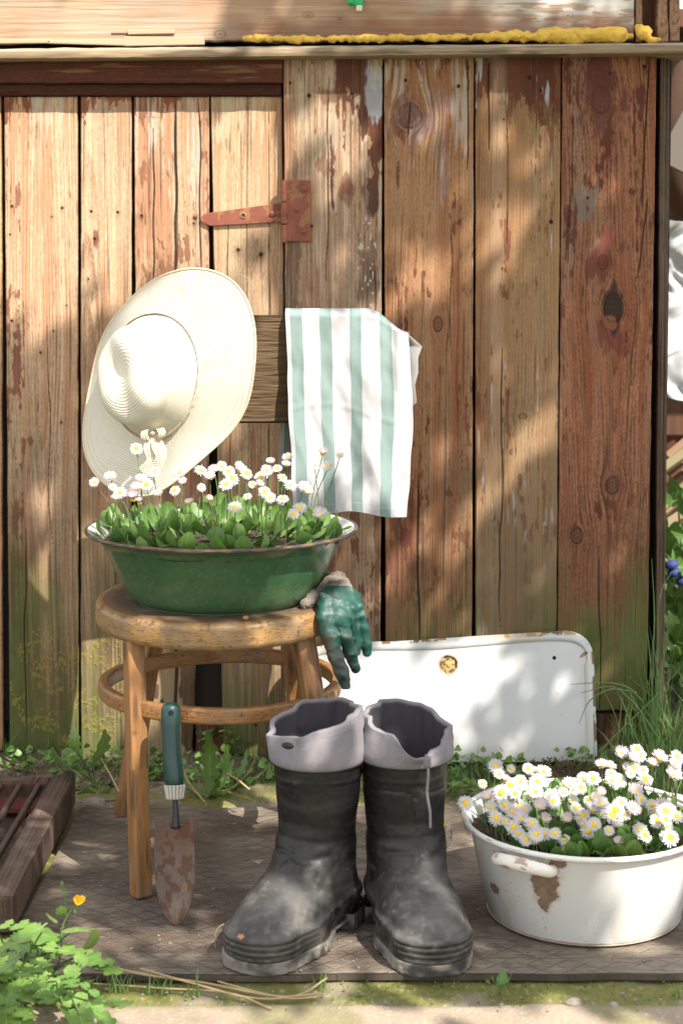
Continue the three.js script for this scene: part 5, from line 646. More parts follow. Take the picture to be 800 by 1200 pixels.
  const collar = mesh('cloth_collar', cuffG, cloth, t);
  mesh('collar_welt', tube(new THREE.CatmullRomCurve3(Array.from({ length: 40 }, (_, k) => { const a = k / 40 * 2 * Math.PI, [sx, sz, rx, rz] = shaftAt(base); return V(sx + Math.sin(a) * (rx + 0.0015), base + 0.0 , sz + Math.cos(a) * (rz + 0.0015)); }), true), 0.0032, 100, 8), plain(0.012, 0.012, 0.013, 0.6), t);
  return { t, collar };
}
{
  const toeL = G(284, 1141), dir = V(-0.50, 0, 0.866).normalize(), cen = toeL.clone().addScaledVector(dir, -0.178);
  const a = boot('rubber_boot', 'left of the two black rubber boots, toe turned outwards, dusty with grey cloth collar', cen, Math.atan2(dir.x, dir.z), { top: 0.272, x0: 0.0, x1: 0.004, z1: -0.020, rx: 0.058, rz: 0.058 },
    { h: [0.308, 0.322, 0.338, 0.340, 0.337, 0.334, 0.318, 0.304], r: [0.94, 1, 1.08, 0.97, 1.04, 0.95, 1.02, 1.10], x: 0.000, z: -0.022, rx: 0.053, rz: 0.056 }, 703, 1);
  // toggle hole in the left collar
  const q = W(337, 874, 2.455); mesh('toggle', new THREE.SphereGeometry(0.0062, 16, 10).scale(1.4, 0.8, 0.7).translate(...a.t.worldToLocal(q.clone()).toArray()), plain(0.015, 0.013, 0.013, 0.7), a.collar);
  const toeR = G(518, 1147), dr = V(0.20, 0, 0.98).normalize(), cr = toeR.clone().addScaledVector(dr, -0.182);
  const b = boot('rubber_boot', 'right of the two black rubber boots, facing forward, with a drawstring hanging from its collar', cr, Math.atan2(dr.x, dr.z), { top: 0.272, x0: -0.004, x1: -0.004, z1: -0.022, rx: 0.0575, rz: 0.058 },
    { h: [0.279, 0.290, 0.304, 0.324, 0.332, 0.333, 0.326, 0.312], r: [1.12, 0.95, 1.06, 0.98, 1.06, 0.94, 1.04, 0.96], x: -0.002, z: -0.020, rx: 0.052, rz: 0.056 }, 719, -1);
  b.t.updateMatrixWorld(true); const cp = (x, y, d) => b.t.worldToLocal(W(x, y, d)); const cord = mesh('drawstring', tube([cp(499, 884, 2.462), cp(501.5, 905, 2.452), cp(500, 930, 2.462), cp(503.5, 952, 2.467), cp(504, 970, 2.468)], 0.0019, 30, 8), plain(0.20, 0.19, 0.19, 0.8), b.t);
  mesh('toggle', new THREE.CapsuleGeometry(0.0052, 0.008, 6, 12).translate(...cp(500, 893, 2.452).toArray()), plain(0.16, 0.155, 0.16, 0.5), cord);
  a.t.updateMatrixWorld(true);
}

// ───────────── plants ─────────────
const leafMat = (r, g, b, seed, more = {}) => surface(128, 128, (u, v) => { const n = F2(u * 6, v * 6, seed, 3), mid = 1 - S(0.01, 0.035, Math.abs(u - 0.5)), side = Math.abs(((v * 7 + Math.abs(u - 0.5) * 5) % 1) - 0.5) * 2; return [...mix3(mix3([r, g, b], [r * 0.62, g * 0.68, b * 0.6], n * 0.9), [r * 1.9, g * 1.5, b * 1.7], mid * 0.55 + 0.14 * S(0.85, 1, side)), 0.5 - 0.4 * mid - 0.2 * S(0.8, 1, side)]; }, { rough: 0.5, transmission: 0.35, ...more });
const LM = [leafMat(0.17, 0.31, 0.062, 801), leafMat(0.125, 0.25, 0.055, 803), leafMat(0.22, 0.36, 0.08, 805)];
const LMY = [leafMat(0.22, 0.37, 0.075, 807), leafMat(0.17, 0.32, 0.062, 809)];
function leafGeo(L, Wd, shape, curl = 0.3, fold = 0.25, nv = 10, nu = 4) {  // lies along +y from the base, faces +z; shape(v) -> half width 0..1
  return grid((u, v) => { const s = (u - 0.5) * 2, w = Wd * shape(v, s), y = L * v, a = curl * v; return V(s * w, y * Math.cos(a * 0.7), -curl * L * v * v * 0.6 + fold * Math.abs(s) * w); }, nu, nv);
}
const spoon = (v) => 0.16 + 0.84 * Math.pow(S(0.15, 0.62, v), 1.2) * Math.sqrt(Math.max(0, 1 - Math.pow(Math.max(0, (v - 0.62) / 0.385), 2)));
const oval = (v) => Math.pow(Math.sin(Math.PI * Math.min(1, Math.pow(v, 0.8) * 0.99 + 0.005)), 0.8);
const lance = (v) => Math.pow(Math.sin(Math.PI * Math.pow(v, 0.7)), 1.0) * 0.95 + 0.03;
const lobed = (n, d) => (v) => oval(v) * (1 - d * (0.5 + 0.5 * Math.cos(v * n * 2 * Math.PI)) * S(0, 0.1, v));
const spoonG = [leafGeo(0.036, 0.0115, spoon, 0.5), leafGeo(0.032, 0.0120, spoon, 0.9, 0.15), leafGeo(0.040, 0.0115, spoon, 0.7, 0.35), leafGeo(0.028, 0.0100, spoon, -0.2)];
function aim(o, dir, roll = 0) { o.quaternion.setFromUnitVectors(V(0, 1, 0), dir.clone().normalize()); o.rotateY(roll); return o; }
function leaf(parent, g, m, at, dir, roll, s = 1) { const o = mesh('leaf', g, m, parent); o.position.copy(at); aim(o, dir, roll); o.scale.setScalar(s); return o; }
// a leaf that starts at `at`, points along azimuth az and elevation el, its upper face turned to the sky
function rosetteLeaf(parent, g, m, at, az, el, s, rnd = 0) { const o = mesh('leaf', g, m, parent); o.position.copy(at); o.rotation.order = 'YXZ'; o.rotation.set(Math.PI / 2 - el, az, rnd); o.rotation.x = Math.PI / 2 - el; o.rotation.y = az; o.scale.setScalar(s); return o; }

// daisies: two layers of narrow petals round a yellow dome
function petals(seed, n, R, cup, pink) {
  const r = rng(seed), pos = [], col = [], idx = [], nor = [];
  for (let layer = 0; layer < 2; layer++) for (let k = 0; k < n; k++) {
    const a = (k + layer * 0.5 + (r() - 0.5) * 0.5) / n * 2 * Math.PI, L = R * (0.90 + 0.16 * r()) * (layer ? 0.9 : 1), w = R * 0.092 * (0.75 + 0.5 * r()), lift = cup + (r() - 0.5) * 0.28 + layer * 0.16, tw = (r() - 0.5) * 0.5, pk = pink * (0.4 + 0.9 * r());
    const b = pos.length / 3, ca = Math.cos(a), sa = Math.sin(a);
    for (let j = 0; j <= 3; j++) { const q = [0.16, 0.45, 0.8, 1][j], ww = w * [0.5, 0.9, 1, 0.45][j], y = L * (lift * q + (layer ? -0.05 : -0.10) * q * q) + 0.001 * layer; for (const s of [-1, 1]) { pos.push(ca * L * q - sa * s * ww, y + s * tw * ww + 0.0004, sa * L * q + ca * s * ww); nor.push(-ca * lift * 0.6, 1, -sa * lift * 0.6); const c = mix3([0.63, 0.62, 0.61], [0.70, 0.26, 0.38], clamp(pk * S(0.5, 1, q))); col.push(...c); } }
    for (let j = 0; j < 3; j++) { const p = b + j * 2; idx.push(p, p + 1, p + 3, p, p + 3, p + 2); }
  }
  const g = new THREE.BufferGeometry(); g.setAttribute('position', new THREE.Float32BufferAttribute(pos, 3)); g.setAttribute('normal', new THREE.Float32BufferAttribute(nor, 3)); g.setAttribute('color', new THREE.Float32BufferAttribute(col, 3)); g.setIndex(idx); return g;
}
const PETM = new THREE.MeshPhysicalMaterial({ vertexColors: true, roughness: 0.75, transmission: 0.22 }), DISC = surface(64, 64, (u, v) => { const k = N2(u * 26, v * 26, 811); return [...mix3([0.72, 0.43, 0.02], [0.85, 0.60, 0.06], k), k]; }, { rough: 0.8 }), STEM = plain(0.085, 0.15, 0.045, 0.6), STEMR = plain(0.16, 0.10, 0.06, 0.6);
const PET = [petals(1, 22, 0.0145, 0.10, 0.0), petals(2, 26, 0.0145, 0.34, 0.10), petals(3, 19, 0.0145, -0.08, 0.02), petals(4, 24, 0.0145, 0.65, 0.5), petals(5, 17, 0.0145, 0.05, 0.03), petals(6, 26, 0.0115, 1.3, 0.85)];
const domeG = new THREE.SphereGeometry(0.0060, 14, 8, 0, 2 * Math.PI, 0, Math.PI / 2).scale(1, 0.75, 1).translate(0, 0.0008, 0);
function daisy(parent, tip, foot, kind, face, s, r) {
  const f = mesh('flower', PET[kind], PETM, parent); f.position.copy(tip); aim(f, face, r() * 6.28); f.scale.setScalar(s);
  const d = mesh('flower_centre', domeG, DISC, f); if (kind === 5) d.scale.set(1, 1.2, 1);
  f.updateMatrix(); const inv = f.matrix.clone().invert(), mid = tip.clone().lerp(foot, 0.5).add(V((r() - 0.5) * 0.010, 0.004, (r() - 0.5) * 0.01)), neck = tip.clone().addScaledVector(face.clone().normalize(), -0.006);
  mesh('stem', tube([tip, neck.lerp(mid, 0.1), mid, foot].map((p) => p.clone().applyMatrix4(inv)), (t) => (0.0007 + 0.0004 * t) / s, 10, 5), r() < 0.2 ? STEMR : STEM, f);
  return f;
}
const flowersG = [[160, 526, 0], [111, 566, 1], [130, 561, 3], [132, 572, 1], [141, 578, 0], [136, 587, 3], [166, 564, 3], [172, 568, 2], [181, 554, 1], [164, 590, 5], [157, 586, 5], [161, 574, 3], [211, 555, 1], [205, 575, 2], [215, 565, 3], [235, 552, 0], [236, 572, 1], [245, 587, 5], [251, 552, 3], [260, 547, 1], [268, 553, 0], [272, 561, 2], [275, 595, 0], [280, 545, 1], [282, 552, 3], [290, 582, 0], [289, 555, 2], [306, 559, 0], [305, 566, 4], [312, 552, 1], [317, 542, 3], [316, 584, 1], [337, 537, 1], [331, 560, 2], [331, 585, 2], [335, 546, 3], [340, 570, 1], [351, 596, 0], [344, 602, 2], [369, 546, 0], [378, 533, 5], [384, 547, 1], [398, 533, 0], [355, 574, 3], [361, 579, 3], [375, 605, 3], [310, 577, 4], [296, 568, 4], [265, 568, 4], [246, 560, 3], [186, 580, 3], [222, 590, 3], [325, 549, 4]];
const flowersW = [[213, 210], [262, 215], [315, 215], [345, 258], [362, 230], [173, 263], [245, 255, 5], [263, 280, 5], [290, 258], [232, 293], [190, 310, 3], [200, 340], [243, 330], [287, 335], [310, 345], [388, 303], [352, 333, 3], [392, 320], [120, 325], [245, 380], [325, 388], [287, 420], [335, 435], [368, 375, 3], [438, 372, 3], [400, 418], [430, 465], [430, 440], [485, 365], [515, 350, 3], [543, 328], [522, 390], [568, 410], [565, 353], [605, 325], [620, 360], [640, 345, 3], [590, 345], [518, 247], [480, 275], [437, 262], [585, 270], [540, 295, 5], [680, 425], [705, 355], [745, 375], [745, 350], [780, 365], [655, 155], [660, 175], [605, 170, 3], [625, 215, 3], [722, 190, 3], [770, 205, 3], [765, 240, 3], [780, 180], [680, 250, 4], [675, 222], [640, 185, 3], [545, 210, 3], [570, 215, 3], [720, 380], [700, 330], [465, 340], [505, 315], [295, 375, 3], [270, 400], [340, 290], [415, 290], [320, 300], [215, 370], [455, 315], [225, 235], [335, 225], [700, 205, 3], [820, 190, 3], [830, 340], [850, 230, 3]];
{
  const soilM = surface(256, 256, (u, v) => { const n = F2(u * 20, v * 20, 821, 4); return [...mix3([0.075, 0.05, 0.034], [0.03, 0.02, 0.015], n), n]; }, { bump: 0.004, rough: 0.95 });
  const bed = (name, label, c, y, R, sd) => tag(mesh(name, grid((u, v) => { const a = u * 2 * Math.PI, r = v * R; return V(c.x + Math.cos(a) * r, y + 0.008 * (F2(Math.cos(a) * r * 40 + 9, Math.sin(a) * r * 40 + 9, sd, 3) - 0.5) + 0.008 * (1 - v), c.z - Math.sin(a) * r); }, 60, 14, { closed: true }), soilM), label, 'soil', null, 'stuff');
  bed('potting_soil', 'dark potting soil filling the green basin', bw.position, SOIL_Y - 0.008, 0.200, 823); bed('potting_soil', 'dark potting soil filling the white basin', wbn.position, W_SOIL - 0.012, 0.174, 825);
  { const q = rng(829); for (let k = 0; k < 34; k++) flowersW.push([150 + 640 * q(), 200 + 245 * q(), [0, 1, 2, 3, 4][Math.floor(q() * 5)]]); }
  const plantIn = (name, label, c, y, R, RL, list, toPx, nLeaves, seed, D0, yFrom, yTo, up, sz) => {
    const t = thing(name, label, 'daisies', V(c.x, y, c.z)), r = rng(seed);
    for (const [a, b, kk] of list) {
      const [px, py] = toPx(a, b), q = clamp((yTo - py) / (yTo - yFrom)), k = kk ?? [0, 2, 4, 1, 0][Math.floor(r() * 5)], Dp = D0 - R * 0.8 + q * R * 1.5 + (r() - 0.5) * R * 0.35, tip = W(px, py, Dp);
      const dx = tip.x - c.x, dz = tip.z - c.z, l = Math.hypot(dx, dz), lim = R * 0.92, kf = l > lim ? lim / l : 0.93; const foot = V(c.x + dx * kf + (r() - 0.5) * 0.02, y, c.z + dz * kf + (r() - 0.5) * 0.02);
      const face = V((r() - 0.5) * 0.8 + dx * 1.4 + 0.1, 0.65 + 0.3 * r(), 0.85 + (r() - 0.5) * 0.9); if (k === 5 || k === 3) face.y += 0.6;
      daisy(t, tip.sub(t.position), foot.sub(t.position), k, face, (0.52 + 0.42 * r()) * (list === flowersW ? 1.08 : 0.96), r);
    }
    for (let k = 0; k < nLeaves; k++) { const a = r() * 6.283, q = Math.sqrt(0.03 + 0.97 * r()), edge = S(0.6, 1, q); rosetteLeaf(t, spoonG[Math.floor(r() * 4)], LM[Math.floor(r() * 2.6)], V(Math.cos(a) * q * RL, 0.004 * r() + (1 - q) * 0.004, Math.sin(a) * q * RL), Math.PI / 2 - a + (r() - 0.5) * 2.4, mix(0.45, up, edge) + (r() - 0.5) * 0.8, (0.66 + 0.4 * r()) * sz, (r() - 0.5) * 0.6); }
    return t;
  };
  plantIn('daisy_planting', 'clump of pink and white daisies with green leaves in the green basin', bw.position, SOIL_Y - 0.004, 0.188, 0.190, flowersG, (a, b) => [a, b], 298, 831, 2.81, 540, 605, 0.35, 1.3);
  plantIn('daisy_planting', 'dense clump of white daisies filling the white basin on the mat', wbn.position, W_SOIL - 0.010, 0.168, 0.150, flowersW, (a, b) => [500 + a / 2.667, 820 + b / 2.667], 295, 833, 2.59, 875, 985, 0.75, 1.15);
  { // one daisy leaning out beside the right boot
    const t = thing('fallen_daisy', 'two small daisies lying on the mat between the boot and white basin', 'daisies', G(522, 985)), r = rng(9);
    for (const [px, py] of [[520, 968], [521, 986]]) { const tip = W(px, py, 2.74).sub(t.position); daisy(t, tip, V(0.012, 0.0, -0.02), 0, V(0.5, 0.7, 0.6), 0.85, r); }
  }
}

// grass: curved tapering blades merged into a mass
function blade(at, az, H, bend, w, sd) { const r = rng(sd), k = (r() - 0.5) * 0.5; return grid((u, v) => { const s = u - 0.5, ww = w * (1 - Math.pow(v, 1.6)) * (0.75 + 0.25 * Math.sin(v * 3)), o = bend * H * v * v, y = H * (v - 0.28 * Math.abs(bend) * v * v * v); return V(at.x + Math.sin(az) * o + Math.cos(az) * (s * ww + k * 0.02 * v), at.y + y, at.z + Math.cos(az) * o - Math.sin(az) * s * ww); }, 1, 7); }
const GM = [plain(0.11, 0.22, 0.052, 0.55, { transmission: 0.25 }), plain(0.17, 0.285, 0.075, 0.55, { transmission: 0.25 }), plain(0.06, 0.125, 0.035, 0.6, { transmission: 0.2 })];
function tuft(name, label, spots, m, sd, kind = 'stuff') { const r = rng(sd), list = []; for (const [c, n, R, h0, h1, bend, w] of spots) for (let k = 0; k < n; k++) { const a = r() * 6.283, q = Math.sqrt(r()) * R; list.push(blade(V(c.x + Math.cos(a) * q, c.y, c.z + Math.sin(a) * q * 0.6), r() * 6.283, mix(h0, h1, r() * r()), (0.2 + r()) * bend, w * (0.7 + 0.6 * r()), Math.floor(r() * 1e6))); } return tag(mesh(name, merged(list), m), label, 'grass', null, kind); }
tuft('grass', 'short grass along the foot of the door at the left', [[G(30, 885, -0.03), 90, 0.09, 0.03, 0.085, 0.7, 0.004], [G(5, 890, -0.03), 60, 0.06, 0.04, 0.09, 0.8, 0.004], [G(90, 892, -0.03), 40, 0.06, 0.02, 0.05, 0.6, 0.003], [G(230, 905, -0.03), 24, 0.10, 0.02, 0.06, 0.6, 0.003]], GM[0], 841);
tuft('grass', 'grass growing between the right boot and the enamel sheet', [[G(545, 925, -0.02), 60, 0.05, 0.04, 0.12, 0.45, 0.0032], [G(565, 915, -0.02), 30, 0.05, 0.03, 0.07, 0.5, 0.003], [G(425, 930, -0.02), 26, 0.02, 0.06, 0.14, 0.35, 0.003], [G(470, 905, -0.02), 12, 0.03, 0.1, 0.16, 0.3, 0.003]], GM[0], 843);
tuft('grass', 'tall wispy grass at the right end of the shed behind the white basin', [[G(775, 905, -0.02), 240, 0.10, 0.10, 0.25, 0.55, 0.0036], [G(800, 890, -0.02), 200, 0.10, 0.10, 0.28, 0.6, 0.0036], [G(785, 935, -0.02), 140, 0.08, 0.06, 0.18, 0.7, 0.0034], [G(740, 915, -0.02), 90, 0.05, 0.06, 0.16, 0.8, 0.0034], [G(768, 890, -0.02), 10, 0.02, 0.30, 0.40, 0.22, 0.0036]], GM[1], 845);
tuft('grass', 'small grass tufts on the mossy concrete by the mat edge', [[G(150, 1160, -0.012), 26, 0.025, 0.015, 0.05, 0.7, 0.0026], [G(185, 1162, -0.012), 26, 0.02, 0.015, 0.05, 0.7, 0.0026], [G(118, 1160, -0.012), 16, 0.03, 0.015, 0.04, 0.7, 0.0026], [G(375, 1158, -0.012), 12, 0.012, 0.02, 0.045, 0.6, 0.0026], [G(228, 1168, -0.012), 8, 0.01, 0.03, 0.07, 0.9, 0.003], [G(795, 1168, -0.012), 12, 0.012, 0.015, 0.04, 0.7, 0.0026], [G(560, 1152, -0.012), 20, 0.05, 0.006, 0.016, 0.7, 0.0024]], GM[1], 847);
tag(mesh('grass_stem', merged([[W(752, 822, 3.22), W(735, 806, 3.2), W(712, 800, 3.18), W(668, 802, 3.16)], [W(770, 865, 3.2), W(740, 822, 3.18), W(716, 805, 3.16), W(680, 812, 3.14)], [W(745, 812, 3.22), W(715, 808, 3.2), W(690, 822, 3.18), W(678, 848, 3.17)], [W(703, 880, 3.2), W(735, 848, 3.2), W(768, 815, 3.22), W(806, 772, 3.25)], [W(763, 905, 3.28), W(764, 800, 3.3), W(766, 720, 3.32), W(763, 655, 3.34)], [W(768, 905, 3.28), W(770, 760, 3.3), W(775, 690, 3.3), W(800, 655, 3.32)]].map((p) => tube(p, (t) => 0.0022 * (1 - t * 0.75), 20, 5))), GM[0]), 'long green grass stems arching before the right edge of the enamel sheet', 'grass', null, 'stuff');

// low leafy ground cover at the foot of the wall
{
  const g = leafGeo(0.016, 0.0072, oval, 0.3, 0.2, 5, 2), r = rng(851), cover = (name, label, spots, m, size = 1) => {
    const list = []; for (const [c, n, R, h] of spots) for (let k = 0; k < n; k++) { const a = r() * 6.283, q = Math.sqrt(r()) * R, x = c.x + Math.cos(a) * q, z = c.z + Math.sin(a) * q * 0.55, y = c.y + r() * h, s = (0.55 + 0.8 * r()) * size; const o = new THREE.Object3D(); o.position.set(x, y, z); o.rotation.set(0.9 + 0.9 * (r() - 0.3), r() * 6.283, (r() - 0.5) * 0.8, 'YXZ'); o.scale.setScalar(s); o.updateMatrix(); list.push(g.clone().applyMatrix4(o.matrix)); }
    return tag(mesh(name, merged(list), m), label, 'weeds', null, 'stuff'); };
  cover('ground_cover', 'low leafy weeds along the door foot behind the chair', [[G(60, 905, -0.03), 120, 0.12, 0.04], [G(140, 915, -0.03), 150, 0.12, 0.05], [G(215, 918, -0.03), 130, 0.10, 0.05], [G(300, 922, -0.03), 120, 0.10, 0.04], [G(260, 890, -0.03), 60, 0.06, 0.08], [G(105, 930, -0.03), 50, 0.05, 0.02]], LMY[1]);
  cover('ground_cover', 'low green weeds before the enamel sheet', [[G(560, 915, -0.02), 170, 0.10, 0.05], [G(610, 900, -0.02), 90, 0.10, 0.03], [G(700, 905, -0.02), 120, 0.09, 0.045], [G(535, 935, -0.02), 60, 0.04, 0.03]], LM[0], 0.9);
  cover('dry_moss', 'clump of dry brown moss at the foot of the enamel sheet', [[G(658, 903, -0.005), 300, 0.055, 0.018], [G(570, 905, -0.005), 130, 0.05, 0.012]], plain(0.085, 0.06, 0.022, 0.9), 0.35);
  cover('moss_fringe', 'fringe of moss along the front edge of the mat', [[G(480, 1158, -0.012), 200, 0.20, 0.003], [G(650, 1158, -0.012), 160, 0.20, 0.004], [G(330, 1158, -0.012), 120, 0.16, 0.004]], plain(0.10, 0.13, 0.028, 0.9), 0.22);
}
// broad-leaved plants
const dent = lobed(3.5, 0.34), tooth = lobed(5, 0.5);
const broadG = [leafGeo(0.085, 0.040, dent, 0.5, 0.12, 26, 6), leafGeo(0.075, 0.030, dent, 0.9, 0.15, 26, 6)], dandG = [leafGeo(0.14, 0.022, tooth, 0.8, 0.2, 34, 6), leafGeo(0.11, 0.020, tooth, 0.5, 0.3, 34, 6)], ovalG = [leafGeo(0.06, 0.021, oval, 0.4, 0.15, 12, 5), leafGeo(0.045, 0.017, oval, 0.7, 0.2, 12, 5)];
function stalked(t, from, to, az, el, g, m, s, rnd = 0) { mesh('stalk', tube([from, from.clone().lerp(to, 0.5).add(V(0, 0.006, 0)), to], 0.0013, 8, 5), STEM, t); rosetteLeaf(t, g, m, to, az, el, s, rnd); }
{
  const a = thing('broad_leaf_weed', 'weed with broad toothed leaves beside the grate frame', 'plant', G(112, 925, -0.03)), o = a.position, p = (x, y, d) => W(x, y, d).sub(o);
  for (const [x, y, d, az, el, s, g] of [[92, 905, 3.12, -0.9, 0.5, 0.95, 0], [108, 896, 3.10, 1.2, 0.9, 0.9, 0], [100, 925, 3.02, 0.2, -0.2, 0.8, 1], [118, 930, 3.0, 0.6, 0.1, 0.5, 1], [128, 905, 3.08, 1.4, 0.5, 0.5, 1], [90, 880, 3.18, -0.4, 1.0, 0.6, 1]]) stalked(a, V(0, 0.004, 0), p(x, y, d), az, el, broadG[g], LM[s > 0.7 ? 0 : 2], s);
  const b = thing('dandelion', 'dandelion with long toothed leaves behind the trowel', 'plant', G(245, 935, -0.02)), q = b.position;
  for (const [az, el, s, g, mm] of [[0.25, 0.15, 0.75, 1, LMY[0]], [1.25, 0.22, 0.95, 0, LMY[0]], [1.9, 0.5, 0.6, 1, LM[2]], [-0.9, 0.3, 0.8, 1, LM[2]], [3.0, 1.15, 0.95, 0, LM[0]], [-1.8, 0.3, 0.8, 0, LM[0]], [0.8, 0.7, 0.5, 1, LMY[1]], [2.4, 0.4, 0.8, 1, LM[0]]]) rosetteLeaf(b, dandG[g], mm, V(0, 0.006, 0), az, el, s);
  const e = thing('dandelion', 'dandelion rosette in the gap right of the trowel, low on the ground', 'plant', G(268, 925, -0.02));
  for (const [az, el, s, g] of [[0.5, 0.1, 0.6, 1], [1.5, 0.2, 0.85, 1], [2.4, 0.4, 0.6, 0], [-0.6, 0.3, 0.6, 1], [3.4, 0.9, 0.6, 0]]) rosetteLeaf(e, dandG[g], LM[g], V(0, 0.006, 0), az, el, s);
  const c = thing('seedling', 'small pale green seedling before the mat, right of the boots', 'plant', G(585, 1164, -0.012));
  for (const [az, el, s] of [[1.3, 0.45, 0.62], [0.35, 0.1, 0.62], [-1.2, 0.5, 0.45], [2.6, 0.5, 0.5]]) rosetteLeaf(c, ovalG[1], LMY[1], V(0, 0.012, 0), az, el, s); mesh('stem', tube([V(0, -0.002, 0), V(0.001, 0.006, 0), V(0, 0.013, 0)], 0.0012, 6, 5), STEM, c);
  // celandine in the front left corner
  const cb = G(22, 1165, -0.012), f = thing('celandine', 'bright green celandine with one yellow flower in the front left corner', 'plant', cb), r = rng(861), cp = (x, y, d) => W(x, y, d).sub(cb);
  const rnd2 = (k, d) => (v) => Math.pow(Math.sin(Math.PI * Math.pow(clamp(v, 0.002, 0.998), 0.85)), 0.55) * (1 - d * Math.pow(0.5 + 0.5 * Math.cos((v * k + 0.15) * 2 * Math.PI), 2) * S(0.05, 0.2, v)); const celG = [leafGeo(0.044, 0.0205, rnd2(2.4, 0.42), 0.25, 0.06, 36, 6), leafGeo(0.036, 0.018, rnd2(1.8, 0.34), 0.35, 0.04, 36, 6)];
  const leafletM = (g, x, y, rz, s) => g.clone().rotateZ(rz).scale(s, s, s).translate(x, y, 0); const lf = [leafGeo(0.022, 0.0095, rnd2(2.4, 0.5), 0.25, 0.08, 26, 4), leafGeo(0.018, 0.0085, rnd2(1.9, 0.45), 0.3, 0.06, 26, 4)];
  celG.push(merged([leafletM(lf[0], 0, 0.024, 0, 1.25), leafletM(lf[1], 0.001, 0.022, 0.9, 0.95), leafletM(lf[1], -0.001, 0.022, -0.9, 0.95), leafletM(lf[1], 0.0005, 0.008, 1.15, 0.8), leafletM(lf[1], -0.0005, 0.009, -1.15, 0.8), tube([V(0, 0, 0), V(0, 0.012, 0.0005), V(0, 0.028, 0)], 0.0009, 6, 5)]));
  const celL = [[22, 1085, 2.28], [10, 1100, 2.25], [45, 1110, 2.24], [60, 1125, 2.22], [25, 1130, 2.2], [5, 1135, 2.2], [75, 1140, 2.2], [40, 1150, 2.17], [12, 1165, 2.15], [80, 1165, 2.2], [58, 1100, 2.3], [68, 1118, 2.3], [-8, 1110, 2.2], [30, 1105, 2.24], [52, 1140, 2.2], [-5, 1150, 2.18], [66, 1150, 2.2], [20, 1118, 2.22], [36, 1092, 2.3], [2, 1180, 2.12], [92, 1150, 2.24], [48, 1165, 2.16], [28, 1175, 2.14], [85, 1128, 2.28]];
  for (let k = 0; k < 22; k++) celL.push([-20 + 125 * Math.pow(r(), 1.3), 1070 + 115 * r() , 2.12 + 0.2 * r()]);
  for (const [x, y, d] of celL) stalked(f, V((r() - 0.5) * 0.05, 0.004, (r() - 0.5) * 0.05), cp(x, y, d), (r() - 0.5) * 3.6, -0.55 + 0.9 * (r() - 0.3), celG[r() < 0.75 ? 2 : r() < 0.5 ? 0 : 1], LMY[r() < 0.7 ? 0 : 1], 0.95 + 0.5 * r(), (r() - 0.5) * 0.5);
  for (const [x, y, d, az, el, s] of [[68, 1080, 2.30, -1.3, 0.5, 0.6], [66, 1095, 2.30, -1.2, 0.4, 0.65], [72, 1088, 2.30, 1.2, 0.5, 0.6], [75, 1105, 2.30, 1.3, 0.4, 0.7], [64, 1115, 2.30, -1.4, 0.3, 0.7], [80, 1115, 2.31, 1.2, 0.3, 0.6], [72, 1072, 2.30, 0.2, 0.9, 0.5]]) rosetteLeaf(f, celG[1], LMY[0], cp(x, y, d), az, el, s);
  mesh('stem', tube([V(0.03, 0.0, 0.0), cp(70, 1125, 2.29), cp(74, 1085, 2.30), cp(84, 1066, 2.30), cp(91, 1058, 2.30)], 0.0014, 20, 6), STEM, f); mesh('stem', tube([cp(78, 1075, 2.30), cp(76, 1050, 2.30), cp(73, 1036, 2.30)], 0.0011, 10, 6), STEM, f);
  for (const [x, y] of [[76, 1048], [73, 1036], [88, 1068]]) { const bud = mesh('bud', new THREE.SphereGeometry(0.0032, 10, 8).scale(0.7, 1.5, 0.7), LMY[1], f); bud.position.copy(cp(x, y, 2.30)); }
  const yel = plain(0.80, 0.50, 0.01, 0.55, { transmission: 0.15 }), pet = leafGeo(0.0115, 0.0050, rnd2(1, 0.1), 0.35, 0.3, 10, 4), fl = mesh('flower', new THREE.SphereGeometry(0.0024, 10, 8), plain(0.7, 0.45, 0.03), f); fl.position.copy(cp(92, 1055, 2.30)); aim(fl, V(0.2, 0.5, 0.8));
  for (let k = 0; k < 4; k++) { const o = mesh('petal', pet, yel, fl); o.rotation.order = 'YXZ'; o.rotation.set(0.75 + 0.5 * r(), k * 1.57 + 0.3 + 0.5 * r(), 0.3 * (r() - 0.5)); o.scale.setScalar(0.8 + 0.35 * r()); } for (let k = 0; k < 9; k++) { const a = k * 0.7, q = V(Math.cos(a) * 0.003, 0.0045 + 0.001 * r(), Math.sin(a) * 0.003); mesh('stamen', tube([V(0, 0.001, 0), q.clone().multiplyScalar(0.6), q], 0.0005, 4, 4), yel, fl); }
  const g2 = thing('plantain', 'oval pale leaf on a thin stalk beside the celandine', 'plant', G(88, 1150, -0.012)); const w2 = (x, y, d) => W(x, y, d).sub(g2.position);
  stalked(g2, V(0, 0, 0), w2(94, 1118, 2.33), 1.0, 0.75, ovalG[0], LM[2], 0.9); stalked(g2, V(0, 0, 0), w2(80, 1135, 2.33), 1.3, -0.15, ovalG[1], LM[2], 0.8); stalked(g2, V(0, 0, 0), w2(100, 1150, 2.33), 1.2, 0.1, ovalG[1], LM[2], 0.6);
}
let stoneM;
